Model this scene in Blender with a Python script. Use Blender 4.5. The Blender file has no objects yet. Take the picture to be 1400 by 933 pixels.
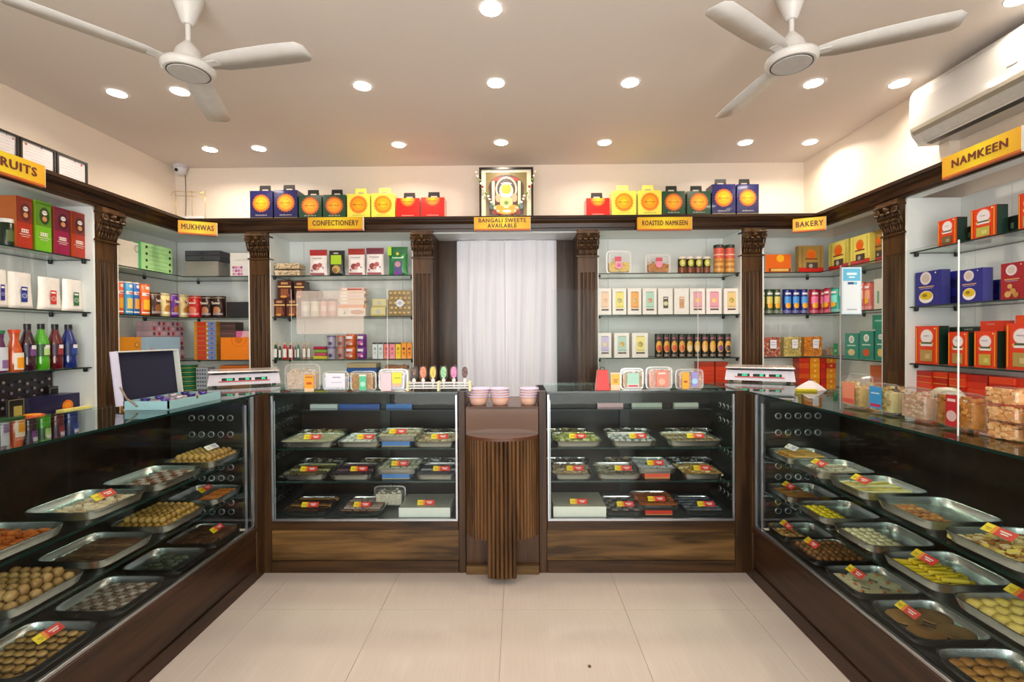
import bpy, math, random
from mathutils import Matrix, Vector
random.seed(7)
C = bpy.context.scene.collection
S = bpy.context.scene
R = math.radians
PI = math.pi

# ------------------------------------------------------------------ camera
H = 1.345; F = 650.0; YAW = .0112; PITCH = .0105; ROLL = .0057
cam = bpy.data.cameras.new('camera'); cam.sensor_width = 36; cam.lens = F / 1400 * 36; cam.clip_start = .02
cam_o = bpy.data.objects.new('camera', cam); C.objects.link(cam_o)
cam_o.matrix_world = Matrix.Translation((0, 0, H)) @ Matrix.Rotation(YAW, 4, 'Z') @ Matrix.Rotation(PI / 2 - PITCH, 4, 'X') @ Matrix.Rotation(-ROLL, 4, 'Z')
S.camera = cam_o

# ------------------------------------------------------------------ light
S.view_settings.view_transform = 'Standard'; S.view_settings.look = 'None'; S.view_settings.gamma = 1
S.view_settings.use_curve_mapping = False
S.view_settings.exposure = 0.2
W = bpy.data.worlds.new('world'); S.world = W; W.use_nodes = True
W.node_tree.nodes['Background'].inputs[0].default_value = (.75, .86, 1, 1)
W.node_tree.nodes['Background'].inputs[1].default_value = .5
S.cycles.max_bounces = 10; S.cycles.transparent_max_bounces = 24; S.cycles.diffuse_bounces = 4
S.cycles.glossy_bounces = 4; S.cycles.transmission_bounces = 6
S.cycles.sample_clamp_indirect = 4; S.cycles.caustics_reflective = False; S.cycles.caustics_refractive = False
S.cycles.use_denoising = True
DOWN_W = 4.8          # watts of each ceiling downlight
def area(name, loc, rot, sx, sy, power, col, spread=180):
    l = bpy.data.lights.new(name, 'AREA'); l.shape = 'RECTANGLE'; l.size = sx; l.size_y = sy; l.energy = power; l.color = col
    l.spread = R(spread)
    o = bpy.data.objects.new(name, l); C.objects.link(o); o.location = loc; o.rotation_euler = rot; return o
# daylight entering by the open shop front behind the photographer
area('daylight_shopfront', (.0, -1.55, 1.45), (R(90), 0, 0), 3.6, 2.2, 135, (1, .98, .95))
# daylight of the back room behind the curtain
area('daylight_back_room', (-.1, 5.3, 1.6), (R(-90), 0, 0), 1.6, 1.8, 13, (.88, .93, 1))

# ------------------------------------------------------------------ pixel -> place
def ray(px, py):
    u = (px - 700) / F; v = (py - 466.5) / F
    c, s = math.cos(ROLL), math.sin(ROLL); u, v = c * u - s * v, s * u + c * v
    x, y, z = u, 1.0, -v
    c, s = math.cos(PITCH), math.sin(PITCH); y, z = c * y + s * z, -s * y + c * z
    c, s = math.cos(YAW), math.sin(YAW); x, y = c * x - s * y, s * x + c * y
    return x, y, z
def atY(px, py, Y): x, y, z = ray(px, py); t = Y / y; return x * t, H + z * t
def atX(px, py, X): x, y, z = ray(px, py); t = X / x; return y * t, H + z * t
def atZ(px, py, Z): x, y, z = ray(px, py); t = (Z - H) / z; return x * t, y * t

# ------------------------------------------------------------------ materials
def lin(h):
    h = h.lstrip('#'); r = []
    for i in (0, 2, 4):
        c = int(h[i:i + 2], 16) / 255; r.append(c / 12.92 if c <= .04045 else ((c + .055) / 1.055) ** 2.4)
    return (*r, 1)
_m = {}
def mat(h, rough=.5, metal=0, spec=.5, kind='', coat=0, bump=0):
    k = (h, rough, metal, spec, kind, coat, bump)
    if k in _m: return _m[k]
    m = bpy.data.materials.new('m_' + h.strip('#') + kind); m.use_nodes = True; n = m.node_tree.nodes; l = m.node_tree.links
    b = n['Principled BSDF']; b.inputs['Base Color'].default_value = lin(h); b.inputs['Roughness'].default_value = rough
    b.inputs['Metallic'].default_value = metal; b.inputs['Specular IOR Level'].default_value = spec; b.inputs['Coat Weight'].default_value = coat
    tc = n.new('ShaderNodeTexCoord')
    if kind in ('', 'w') and bump == 0:      # faint print / surface mottling
        nz = n.new('ShaderNodeTexNoise'); nz.inputs['Scale'].default_value = 30; l.new(tc.outputs['Object'], nz.inputs['Vector'])
        mr = n.new('ShaderNodeMapRange'); mr.inputs[3].default_value = .9 if kind == '' else .98; mr.inputs[4].default_value = 1.08 if kind == '' else 1.02; l.new(nz.outputs['Fac'], mr.inputs[0])
        hs = n.new('ShaderNodeHueSaturation'); hs.inputs['Color'].default_value = lin(h); l.new(mr.outputs[0], hs.inputs['Value']); l.new(hs.outputs[0], b.inputs['Base Color'])
    if bump:
        nz = n.new('ShaderNodeTexNoise'); nz.inputs['Scale'].default_value = bump; nz.inputs['Detail'].default_value = 4
        l.new(tc.outputs['Object'], nz.inputs['Vector'])
        bp = n.new('ShaderNodeBump'); bp.inputs['Strength'].default_value = .35; bp.inputs['Distance'].default_value = .004
        l.new(nz.outputs['Fac'], bp.inputs['Height']); l.new(bp.outputs[0], b.inputs['Normal'])
        mr = n.new('ShaderNodeMapRange'); mr.inputs[3].default_value = .6; mr.inputs[4].default_value = 1.3; l.new(nz.outputs['Fac'], mr.inputs[0])
        hs = n.new('ShaderNodeHueSaturation'); hs.inputs['Color'].default_value = lin(h); l.new(mr.outputs[0], hs.inputs['Value']); l.new(hs.outputs[0], b.inputs['Base Color'])
    _m[k] = m; return m
def wood(axis='z', dark='#20140a', light='#4f351c', rough=.3):
    k = ('wood', axis, dark, light)
    if k in _m: return _m[k]
    m = bpy.data.materials.new('walnut_' + axis); m.use_nodes = True; n = m.node_tree.nodes; l = m.node_tree.links; b = n['Principled BSDF']
    tc = n.new('ShaderNodeTexCoord'); mp = n.new('ShaderNodeMapping'); l.new(tc.outputs['Object'], mp.inputs['Vector'])
    sc = {'z': (14, 14, 1.1), 'x': (1.1, 14, 14), 'y': (14, 1.1, 14)}[axis]; mp.inputs['Scale'].default_value = sc
    n1 = n.new('ShaderNodeTexNoise'); n1.inputs['Scale'].default_value = 1.6; n1.inputs['Detail'].default_value = 6; n1.inputs['Distortion'].default_value = .7; l.new(mp.outputs[0], n1.inputs['Vector'])
    cr = n.new('ShaderNodeValToRGB'); cr.color_ramp.elements[0].position = .32; cr.color_ramp.elements[0].color = lin(dark)
    cr.color_ramp.elements[1].position = .72; cr.color_ramp.elements[1].color = lin(light); l.new(n1.outputs['Fac'], cr.inputs[0]); l.new(cr.outputs[0], b.inputs['Base Color'])
    b.inputs['Roughness'].default_value = rough; b.inputs['Specular IOR Level'].default_value = .3
    bp = n.new('ShaderNodeBump'); bp.inputs['Strength'].default_value = .1; bp.inputs['Distance'].default_value = .002; l.new(n1.outputs['Fac'], bp.inputs['Height']); l.new(bp.outputs[0], b.inputs['Normal'])
    _m[k] = m; return m
def glass(tint='#f2fbf7', gl=.05, rough=0, key='g', fmax=.45):
    k = ('glass', tint, gl, rough, key)
    if k in _m: return _m[k]
    m = bpy.data.materials.new('glass_' + key); m.use_nodes = True; n = m.node_tree.nodes; l = m.node_tree.links; n.clear()
    out = n.new('ShaderNodeOutputMaterial'); tr = n.new('ShaderNodeBsdfTransparent'); tr.inputs[0].default_value = lin(tint)
    g = n.new('ShaderNodeBsdfGlossy'); g.inputs['Roughness'].default_value = rough; g.inputs[0].default_value = (1, 1, 1, 1)
    fr = n.new('ShaderNodeLayerWeight'); pw = n.new('ShaderNodeMath'); pw.operation = 'POWER'; pw.inputs[1].default_value = 4.5; l.new(fr.outputs['Facing'], pw.inputs[0])
    mr = n.new('ShaderNodeMapRange'); mr.inputs[3].default_value = gl; mr.inputs[4].default_value = fmax
    mx = n.new('ShaderNodeMixShader'); l.new(pw.outputs[0], mr.inputs[0]); l.new(mr.outputs[0], mx.inputs[0]); l.new(tr.outputs[0], mx.inputs[1]); l.new(g.outputs[0], mx.inputs[2]); l.new(mx.outputs[0], out.inputs[0])
    _m[k] = m; return m
def emis(h, s):
    k = ('em', h, s)
    if k in _m: return _m[k]
    m = bpy.data.materials.new('glow'); m.use_nodes = True; b = m.node_tree.nodes['Principled BSDF']
    b.inputs['Emission Color'].default_value = lin(h); b.inputs['Emission Strength'].default_value = s; b.inputs['Base Color'].default_value = lin(h); _m[k] = m; return m

WZ, WX, WY = wood('z'), wood('x'), wood('y')
WPANEL = wood('x', '#33220f', '#7d5c34'); WFL = wood('z', '#35210f', '#6e4b2a'); WSIDE = wood('y', '#1f140c', '#42291a'); WPIL = wood('z', '#2f1e0f', '#5a3e22', .3)
WCROWN_X = wood('x', '#1c110a', '#432c1b', .25); WCROWN_Y = wood('y', '#1c110a', '#432c1b', .25)
WHITE = mat('#e6ebe8', .4, kind='w'); WALL = mat('#f2e4d3', .5, kind='w')
CEIL = mat('#e4dad1', .7, kind='w'); STEEL = mat('#c9ccd0', .27, 1, kind='s'); CHROME = mat('#b4b7bb', .3, 1, kind='c')
DARK = mat('#15110f', .35); BLACK = mat('#0d0d0f', .4); GL = glass('#fafdfb', .007); GLT = glass('#dcefe8', .05, key='top', fmax=.7)
GLEDGE = mat('#0e2722', .15); PLAS = glass('#ffffff', .05, .2, 'plastic', .35); ACRY = glass('#f9fbfa', .002, 0, 'acr')
PAPER = mat('#f1eee9', .6); YEL = mat('#f3c410', .4); RED = mat('#cf2a22', .4)

# ------------------------------------------------------------------ mesh builder
class MB:
    def __init__(s): s.v = []; s.f = []; s.mi = []; s.sm = []; s.mats = []
    def add(s, vs, fs, m, smooth=False):
        if m not in s.mats: s.mats.append(m)
        k = s.mats.index(m); o = len(s.v); s.v += [tuple(v) for v in vs]
        for f in fs: s.f.append([i + o for i in f]); s.mi.append(k); s.sm.append(smooth)
        return s
    def box(s, x0, x1, y0, y1, z0, z1, m, b=0):
        if b:
            ring = lambda i, z: [(x0 + i, y0 + b, z), (x0 + b, y0 + i, z), (x1 - b, y0 + i, z), (x1 - i, y0 + b, z), (x1 - i, y1 - b, z), (x1 - b, y1 - i, z), (x0 + b, y1 - i, z), (x0 + i, y1 - b, z)]
            vs = []
            for i, z in ((b * .5, z0), (0, z0 + b * .5), (0, z1 - b * .5), (b * .5, z1)): vs += ring(i, z)
            fs = [list(range(7, -1, -1)), [24 + i for i in range(8)]]
            for r in range(3):
                for i in range(8): j = (i + 1) % 8; fs.append([r * 8 + i, r * 8 + j, r * 8 + 8 + j, r * 8 + 8 + i])
            return s.add(vs, fs, m)
        return s.add([(x0, y0, z0), (x1, y0, z0), (x1, y1, z0), (x0, y1, z0), (x0, y0, z1), (x1, y0, z1), (x1, y1, z1), (x0, y1, z1)],
                     [[3, 2, 1, 0], [4, 5, 6, 7], [0, 1, 5, 4], [1, 2, 6, 5], [2, 3, 7, 6], [3, 0, 4, 7]], m)
    def lathe(s, prof, m, n=16, c=(0, 0, 0), axis='z', smooth=True, sx=1, sy=1):
        vs = []
        for r, z in prof:
            for i in range(n):
                a = 2 * PI * i / n; x, y = r * math.cos(a) * sx, r * math.sin(a) * sy
                p = {'z': (x, y, z), 'y': (x, z, y), 'x': (z, x, y)}[axis]; vs.append((p[0] + c[0], p[1] + c[1], p[2] + c[2]))
        fs = []
        for k in range(len(prof) - 1):
            for i in range(n):
                j = (i + 1) % n; q = [k * n + i, k * n + j, k * n + n + j, k * n + n + i]; fs.append(q if axis != 'y' else q[::-1])
        s.add(vs, fs, m, smooth)
        cap = [vs[:n][::-1] if axis != 'y' else vs[:n], vs[-n:] if axis != 'y' else vs[-n:][::-1]]
        for cc in cap: s.add(cc, [list(range(n))], m)
        return s
    def poly(s, pts, z0, z1, m, axis='z', smooth=False):       # pts ccw extruded
        P = {'z': lambda a, b, c: (a, b, c), 'y': lambda a, b, c: (a, c, b), 'x': lambda a, b, c: (c, a, b)}[axis]
        n = len(pts); vs = [P(a, b, z0) for a, b in pts] + [P(a, b, z1) for a, b in pts]
        s.add(vs, [[i, (i + 1) % n, n + (i + 1) % n, n + i] for i in range(n)], m, smooth)
        s.add(vs, [list(range(n))[::-1], list(range(n, 2 * n))], m); return s
    def tube(s, pts, r, m, n=6):
        for a, b in zip(pts[:-1], pts[1:]):
            a = Vector(a); b = Vector(b); d = (b - a); L = d.length
            if L < 1e-6: continue
            q = d.to_track_quat('Z', 'Y'); vs = []
            for t in (0, L):
                for i in range(n):
                    an = 2 * PI * i / n; vs.append(a + q @ Vector((r * math.cos(an), r * math.sin(an), t)))
            s.add(vs, [[i, (i + 1) % n, n + (i + 1) % n, n + i] for i in range(n)] + [list(range(n))[::-1], list(range(n, 2 * n))], m, True)
        return s
    def mesh(s, name):
        me = bpy.data.meshes.new(name); me.from_pydata(s.v, [], s.f)
        for m in s.mats: me.materials.append(m)
        me.polygons.foreach_set('material_index', s.mi); me.polygons.foreach_set('use_smooth', s.sm); me.update(); return me
def link(name, me, parent=None, loc=(0, 0, 0), rot=0):
    o = bpy.data.objects.new(name, me); C.objects.link(o); o.location = loc
    o.rotation_euler = rot if isinstance(rot, tuple) else (0, 0, rot)
    if parent: o.parent = parent
    return o
def tag(o, label, cat, group=None):
    o['label'] = label; o['category'] = cat
    if group: o['group'] = group
    return o
def thing(name, label, cat, loc=(0, 0, 0), rot=0, group=None): return tag(link(name, None, None, loc, rot), label, cat, group)
def part(name, mb, parent, loc=(0, 0, 0), rot=0, label=None):
    o = link(name, mb.mesh(name) if isinstance(mb, MB) else mb, parent, loc, rot)
    if label: o['label'] = label
    return o
def struct(name, mb, parent=None):
    o = link(name, mb.mesh(name), parent)
    if not parent: o['kind'] = 'structure'
    return o
_c = {}
def cached(key, fn, name):
    if key not in _c: _c[key] = fn().mesh(name)
    return _c[key]
_t = {}
def scribble(n, size, m):
    rnd = random.Random(n * 7 + 1); mb = MB(); x = 0
    for i in range(n):
        w = size * rnd.uniform(.14, .4); h = size * rnd.uniform(.3, .62); mb.add([(x, -h / 2, 0), (x + size * .1, -h / 2, 0), (x + size * .16, h / 2, 0), (x + size * .06, h / 2, 0)], [[0, 1, 2, 3]], m)
        if i % 3: mb.add([(x, -size * .06, 0), (x + w, -size * .06, 0), (x + w, size * .04, 0), (x, size * .04, 0)], [[0, 1, 2, 3]], m)
        x += w + size * .1
    mb.v = [(a - x / 2, b, c) for a, b, c in mb.v]; return mb.mesh('lettering')
def text_mesh(txt, size, m, ext=.0008, bold=0):
    if txt[0] == '~': return scribble(len(txt), size, m)
    k = (txt, round(size, 4), m.name, bold)
    if k in _t: return _t[k]
    cu = bpy.data.curves.new('t', 'FONT'); cu.body = txt; cu.size = size; cu.extrude = ext; cu.align_x = 'CENTER'; cu.align_y = 'CENTER'; cu.resolution_u = 2; cu.space_line = .92; cu.space_character = 1.12
    o = bpy.data.objects.new('t', cu); C.objects.link(o); dg = bpy.context.evaluated_depsgraph_get(); dg.update()
    me = bpy.data.meshes.new_from_object(o.evaluated_get(dg)); bpy.data.objects.remove(o)
    if bold:
        vv = [v.co.copy() for v in me.vertices]; ff = [list(p_.vertices) for p_ in me.polygons]; V2, F2 = [], []
        for dx, dy in ((-1, -.5), (1, -.5), (0, .6)):
            o_ = len(V2); V2 += [(v.x + dx * bold * size, v.y + dy * bold * size, v.z + dx * 1e-5) for v in vv]; F2 += [[i + o_ for i in f] for f in ff]
        me = bpy.data.meshes.new('lettering'); me.from_pydata(V2, [], F2); me.update()
    me.materials.clear(); me.materials.append(m); _t[k] = me; return me
def lettering(txt, size, m, parent, loc, name='lettering', maxw=None, bold=.0, rx=90):
    me = text_mesh(txt, size, m, bold=bold)
    o = link(name, me, parent, loc, (R(rx), 0, 0))
    w = max(v.co.x for v in me.vertices) - min(v.co.x for v in me.vertices) if len(me.vertices) else 1
    if maxw and w > maxw: o.scale = (maxw / w, 1, 1)
    return o
def mixc(a, b, t):
    a = a.strip('#'); b = b.strip('#'); return '#' + ''.join('%02x' % int(int(a[i:i + 2], 16) * (1 - t) + int(b[i:i + 2], 16) * t) for i in (0, 2, 4))

# ------------------------------------------------------------------ room
D = 2.682; XL = -1.453; XR = 1.287; YC = 3.895; SL = -2.743; SR = 2.454; HC = 2.866; HB = 1.031; CB = 2.20; CT = 2.312
WLX = -3.06; YW = 4.245; WRX = 2.80; YF = -1.6; PR = 2.54
struct('ceiling', MB().box(WLX - .1, WRX + .1, YF, YW + .1, HC, HC + .08, CEIL))
struct('wall_left', MB().box(WLX - .1, WLX, YF, YW + .1, 0, HC, WALL))
yp = atX(1298, 200, PR)[0]
struct('wall_right', MB().box(WRX, WRX + .1, YF, YW + .1, 0, HC, WALL).box(2.60, WRX, YF, YW, CT + .0, HC, WALL).box(PR, 2.62, yp, YW, CT, HC, WALL))
cx0, cx1, cz1 = atY(601, 330, YW)[0], atY(784, 330, YW)[0], CB
struct('wall_back', MB().box(WLX, cx0 + .05, YW, YW + .1, 0, HC, WALL).box(cx1 - .05, WRX, YW, YW + .1, 0, HC, WALL).box(cx0 + .05, cx1 - .05, YW, YW + .1, cz1, HC, WALL))
struct('wall_front', MB().box(WLX, -1.9, YF - .1, YF, 0, HC, WALL).box(1.9, WRX, YF - .1, YF, 0, HC, WALL).box(-1.9, 1.9, YF - .1, YF, 2.6, HC, WALL))
struct('wall_back_room', MB().box(-1.3, 1.0, 5.5, 5.55, 0, 2.6, WALL).box(-1.35, -1.3, YW + .1, 5.55, 0, 2.6, WALL).box(1.0, 1.05, YW + .1, 5.55, 0, 2.6, WALL).box(-1.35, 1.05, YW + .1, 5.55, 2.6, 2.65, WALL).box(-1.35, 1.05, YW + .1, 5.55, -.05, 0, WALL))
TILE = mat('#d9ccc2', .05, 0, .4, kind='t')
def tile_mat():
    m = bpy.data.materials.new('vitrified_tile'); m.use_nodes = True; n = m.node_tree.nodes; l = m.node_tree.links; b = n['Principled BSDF']
    tc = n.new('ShaderNodeTexCoord'); mp = n.new('ShaderNodeMapping'); mp.inputs['Scale'].default_value = (90, 3, 1); l.new(tc.outputs['Object'], mp.inputs[0])
    nz = n.new('ShaderNodeTexNoise'); nz.inputs['Scale'].default_value = 1.5; nz.inputs['Detail'].default_value = 3; l.new(mp.outputs[0], nz.inputs[0])
    cr = n.new('ShaderNodeValToRGB'); cr.color_ramp.elements[0].position = .3; cr.color_ramp.elements[0].color = lin('#bfb2a8'); cr.color_ramp.elements[1].position = .75; cr.color_ramp.elements[1].color = lin('#c5b9b0')
    l.new(nz.outputs['Fac'], cr.inputs[0]); l.new(cr.outputs[0], b.inputs['Base Color']); b.inputs['Roughness'].default_value = .12; b.inputs['Specular IOR Level'].default_value = .4; return m
TM = tile_mat()
fl = struct('floor', MB().box(WLX - .1, WRX + .1, YF - .1, YW + .1, -.06, -.004, mat('#a3958a', .8)))
tx0 = atZ(690, 785, 0)[0]; ty0 = atZ(690, 834, 0)[1]
TW = .6
tile_me = MB().box(-TW / 2 + .0009, TW / 2 - .0009, -TW / 2 + .0009, TW / 2 - .0009, -.012, 0, TM, 0).mesh('floor_tile')
for i in range(-5, 6):
    for j in range(-7, 4):
        x = tx0 + (i + .5) * TW; y = ty0 + (j + .5) * TW
        if WLX - .2 < x < WRX + .2 and YF - .2 < y < YW + .2: link('floor_tile', tile_me, fl, (x, y, 0))
tag(part('floor_spot', MB().lathe([(.007, 0), (.006, .003)], mat('#4a3c30'), 8, sy=1.2), None, (*atZ(806, 912, .0), .0004)), 'tiny dark brown crumb lying on the cream floor tiles', 'crumb')
bpy.context.view_layer.update()

# crown moulding, mitred
prof = [(0, CB), (.018, CB), (.022, CB + .018), (.03, CB + .022), (.035, CB + .055), (.05, CB + .075), (.055, CB + .088), (.065, CB + .09), (.065, CT)]
def crown(name, wall, m):
    mb = MB(); vs = []; n = len(prof)
    for o, z in prof:
        if wall == 'B': vs += [(SL + o, YC - o, z), (SR - o, YC - o, z)]
        elif wall == 'L': vs += [(SL + o, .4, z), (SL + o, YC - o, z)]
        else: vs += [(SR - o, YC - o, z), (SR - o, .4, z)]
    b = {'B': [(WLX, YW), (WRX if 0 else PR, YW)], 'L': [(WLX, .4), (WLX, YW)], 'R': [(PR, YW), (PR, .4)]}[wall]
    fs = [[2 * i, 2 * i + 1, 2 * i + 3, 2 * i + 2] for i in range(n - 1)]
    k = len(vs); vs += [(b[0][0], b[0][1], CT), (b[1][0], b[1][1], CT), (b[0][0], b[0][1], CB), (b[1][0], b[1][1], CB)]
    mb.add(vs, fs + [[2 * n - 2, 2 * n - 1, k + 1, k]], m)
    mb.add(vs, [[k + 2, k + 3, 1, 0]], WHITE)
    return struct(name, mb)
crown('trim_1', 'L', WCROWN_Y); crown('trim_2', 'B', WCROWN_X); crown('trim_3', 'R', WCROWN_Y)
# white soffit of the right bays reaches the recess wall
LV = [1.855, 1.515, 1.16, .89]

# ------------------------------------------------------------------ pilasters
def pilaster(loc, rot, w, label, dp=.03):
    t = thing('pilaster', label, 'pilaster', loc, rot, 'carved wooden pilasters')
    pts = [(-w / 2, .05), (-w / 2, 0)]; g = .0105; gap = w / 5.0
    for i in range(4):
        c = -1.5 * gap + i * gap
        pts.append((c - g, 0))
        for k in range(1, 6): a = PI * k / 6; pts.append((c - g * math.cos(a), g * 1.1 * math.sin(a)))
        pts.append((c + g, 0))
    pts += [(w / 2, 0), (w / 2, .05)]
    part('fluted_shaft', MB().poly(pts, 0, 1.86, WPIL), t)
    part('neck_block', MB().box(-w / 2, w / 2, 0, .05, 1.86, 1.985, WPIL), t)
    mb = MB().box(-w / 2 - .012, w / 2 + .012, -.012, .05, 1.985, 1.993, WPIL).box(-w / 2 - .006, w / 2 + .006, -.006, .05, 1.993, 1.999, WPIL)
    part('collar', mb, t)
    cap = link('capital', None, t)
    bell = MB(); z0, z1 = 1.999, 2.165
    ring = lambda hw, f, z: [(-hw, .05, z), (-hw, -f, z), (hw, -f, z), (hw, .05, z)]
    lv = [(w * .42, .0, z0), (w * .42, .004, z0 + .07), (w * .46, .02, z0 + .12), (w * .52, .045, z1)]
    vs = []; [vs.extend(ring(*q)) for q in lv]
    bell.add(vs, [[r * 4 + i, r * 4 + (i + 1) % 4, r * 4 + 4 + (i + 1) % 4, r * 4 + 4 + i] for r in range(3) for i in range(4)], WPIL)
    part('bell', bell, cap)
    ab = MB().box(-w * .56, w * .56, -.062, .05, z1, z1 + .014, WPIL, .004).box(-w * .52, w * .52, -.05, .05, z1 + .014, CB, WPIL)
    part('abacus', ab, cap)
    leaf = MB()
    for row, (cs, zb, zt, sz) in enumerate((((-.3, 0, .3), z0 + .0, z0 + .085, .032), ((-.42, -.14, .14, .42), z0 + .05, z0 + .135, .028))):
        for c in cs:
            for dx in (-.5, 0, .5):
                pts = [(c * w + dx * sz, -.004 - .008 * row, zb), (c * w + dx * sz * 1.3, -.014 - .012 * row, (zb + zt) / 2), (c * w + dx * sz * 1.1, -.026 - .012 * row, zt - .01), (c * w + dx * sz * .7, -.042 - .012 * row, zt - .006), (c * w + dx * sz * .5, -.046 - .012 * row, zt - .02)]
                leaf.tube(pts, .0065, WPIL, 5)
    lo = part('acanthus_leaves', leaf, cap)
    for sgn in (-1, 1):
        vo = MB()
        for r in (.021, .012):
            ps = [(sgn * w * .42 + r * math.cos(a * PI / 5), -.052, z1 - .024 + r * math.sin(a * PI / 5)) for a in range(11)]; vo.tube(ps, .0055, WPIL, 5)
        vo.lathe([(.006, -.062), (.008, -.05)], WPIL, 8, (sgn * w * .42, 0, z1 - .024), 'y'); part('volute', vo, cap)
    vo = MB().lathe([(.004, -.064), (.018, -.058), (.02, -.03)], WPIL, 10, (0, 0, z1 - .012), 'y'); part('rosette', vo, cap)
    return t
PB = [(342, 369), (565, 592), (790, 817), (1014, 1042)]; PBX = [(atY(a, 400, YC)[0], atY(b, 400, YC)[0]) for a, b in PB]
nm = ['dark carved pilaster on the back wall left of the confectionery shelves', 'dark carved pilaster just left of the white curtain', 'dark carved pilaster just right of the white curtain', 'dark carved pilaster on the back wall beside the bakery corner']
for (a, b), l in zip(PBX, nm): pilaster(((a + b) / 2, YC - .005, 0), 0, b - a, l)
yl0, yl1 = atX(131, 400, SL)[0], atX(160, 400, SL)[0]; yr0, yr1 = atX(1237, 400, SR)[0], atX(1208, 400, SR)[0]
pilaster((SL + .005, (yl0 + yl1) / 2, 0), PI / 2, yl1 - yl0, 'dark carved pilaster on the left wall behind the open blue box')
pilaster((SR - .005, (yr0 + yr1) / 2, 0), -PI / 2, yr1 - yr0, 'dark carved pilaster on the right wall behind the acrylic screen')

# ------------------------------------------------------------------ wall cabinets with glass shelves
def shelf_part(t, x0, x1, y0, y1, z, clips):
    mb = MB(); th = .008
    v = [(x0, y0, z - th), (x1, y0, z - th), (x1, y1, z - th), (x0, y1, z - th), (x0, y0, z), (x1, y0, z), (x1, y1, z), (x0, y1, z)]
    mb.add(v, [[3, 2, 1, 0], [4, 5, 6, 7]], GL); mb.add(v, [[0, 1, 5, 4], [1, 2, 6, 5], [2, 3, 7, 6], [3, 0, 4, 7]], GLEDGE)
    s = part('glass_shelf', mb, t)
    for cx, cy in clips: part('shelf_clip', MB().lathe([(.009, -.03), (.012, -.022), (.012, -.0085)], mat('#2b2b2d', .35, .6), 8, (cx, cy, z)), s)
def lshelf(t, pts, z, clips):
    mb = MB(); th = .008; n = len(pts); v = [(a, b, z - th) for a, b in pts] + [(a, b, z) for a, b in pts]
    mb.add(v, [list(range(n))[::-1], list(range(n, 2 * n))], GL); mb.add(v, [[i, (i + 1) % n, n + (i + 1) % n, n + i] for i in range(n)], GLEDGE)
    s = part('glass_shelf', mb, t)
    for cx, cy in clips: part('shelf_clip', MB().lathe([(.009, -.03), (.012, -.022), (.012, -.0085)], mat('#2b2b2d', .35, .6), 8, (cx, cy, z)), s)
SEAM = mat('#7d837f', .6)
def back_cab(x0, x1, label, seams):
    t = thing('wall_cabinet', label, 'cabinet', group='built-in wall shelving')
    part('side_panel', MB().box(x0 + .0005, x0 + .007, YC + .0, YW - .012, 0, CB - .001, WHITE), t)
    part('side_panel', MB().box(x1 - .007, x1 - .0005, YC + .0, YW - .012, 0, CB - .001, WHITE), t)
    xs = [x0 + .006] + [atY(s, 400, YW)[0] for s in seams] + [x1 - .006]
    for a, b in zip(xs[:-1], xs[1:]): part('back_panel', MB().box(a + .0012, b - .0012, YW - .012, YW - .001, 0, CB - .001, WHITE), t)
    part('base_board', MB().box(x0, x1, YC + .01, YC + .03, 0, .1, WX), t)
    for z in LV:
        shelf_part(t, x0 + .008, x1 - .008, YC + .015, YW - .014, z, [(x0 + .02, YC + .04), (x0 + .02, YW - .05), (x1 - .02, YC + .04), (x1 - .02, YW - .05)])
back_cab(PBX[0][1], PBX[1][0], 'white wall cabinet with glass shelves of confectionery left of the curtain', [417, 551])
back_cab(PBX[2][1], PBX[3][0], 'white wall cabinet with glass shelves of roasted snacks right of the curtain', [831, 965])
# niche round the curtain
def niche():
    t = thing('curtain_niche', 'dark walnut panelling framing the white curtain', 'panelling')
    a, b = PBX[1][1], PBX[2][0]; c0, c1 = atY(626, 400, YW - .03)[0], atY(760, 400, YW - .03)[0]
    part('side_panel', MB().box(a - .012, a, YC + .045, YW, 0, CB - .001, WZ), t); part('side_panel', MB().box(b, b + .012, YC + .045, YW, 0, CB - .001, WZ), t)
    part('jamb_panel', MB().box(a, c0, YW - .03, YW - .002, 0, 2.19, WZ), t); part('jamb_panel', MB().box(c1, b, YW - .03, YW - .002, 0, 2.19, WZ), t)
    part('soffit', MB().box(a, b, YC + .02, YW - .002, 2.192, CB - .001, WHITE), t)
niche()
def corner_cab(sgn, label, xp, ys):
    # sgn -1 left corner, +1 right corner
    t = thing('corner_cabinet', label, 'cabinet', group='built-in wall shelving')
    fx = SL if sgn < 0 else SR; bx = WLX if sgn < 0 else WRX; i = lambda x: x * -sgn
    x0, x1 = sorted((bx, xp))
    part('back_panel', MB().box(x0 + .02, x1, YW - .012, YW - .001, 0, CB - .001, WHITE), t)
    a, b = sorted((bx, bx + i(.012)))
    ym = (ys + YW) / 2
    part('back_panel', MB().box(a, b, ys, ym - .001, 0, CB - .001, WHITE), t); part('back_panel', MB().box(a, b, ym + .001, YW - .013, 0, CB - .001, WHITE), t)
    part('side_panel', MB().box(*sorted((bx + i(.013), fx)), ys, ys + .014, 0, CB - .001, WHITE), t)
    part('side_panel', MB().box(*sorted((xp + sgn * .002, xp + sgn * .014)), YC + .0, YW - .013, 0, CB - .001, WHITE), t)
    for z in LV:
        o = .015
        pts = [(bx + i(.014), ys + .016), (fx + sgn * o, ys + .016), (fx + sgn * o, YC + o), (xp + sgn * .016, YC + o), (xp + sgn * .016, YW - .014), (bx + i(.014), YW - .014)]
        if sgn > 0: pts = pts[::-1]
        lshelf(t, pts, z, [(fx + sgn * .04, ys + .03), (bx + i(.05), ys + .03), (bx + i(.03), ym + .1), (xp + sgn * .03, YW - .05), (fx + sgn * .1, YW - .03)])
corner_cab(-1, 'white corner cabinet with L-shaped glass shelves under the mukhwas sign', PBX[0][0], yl1)
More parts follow.
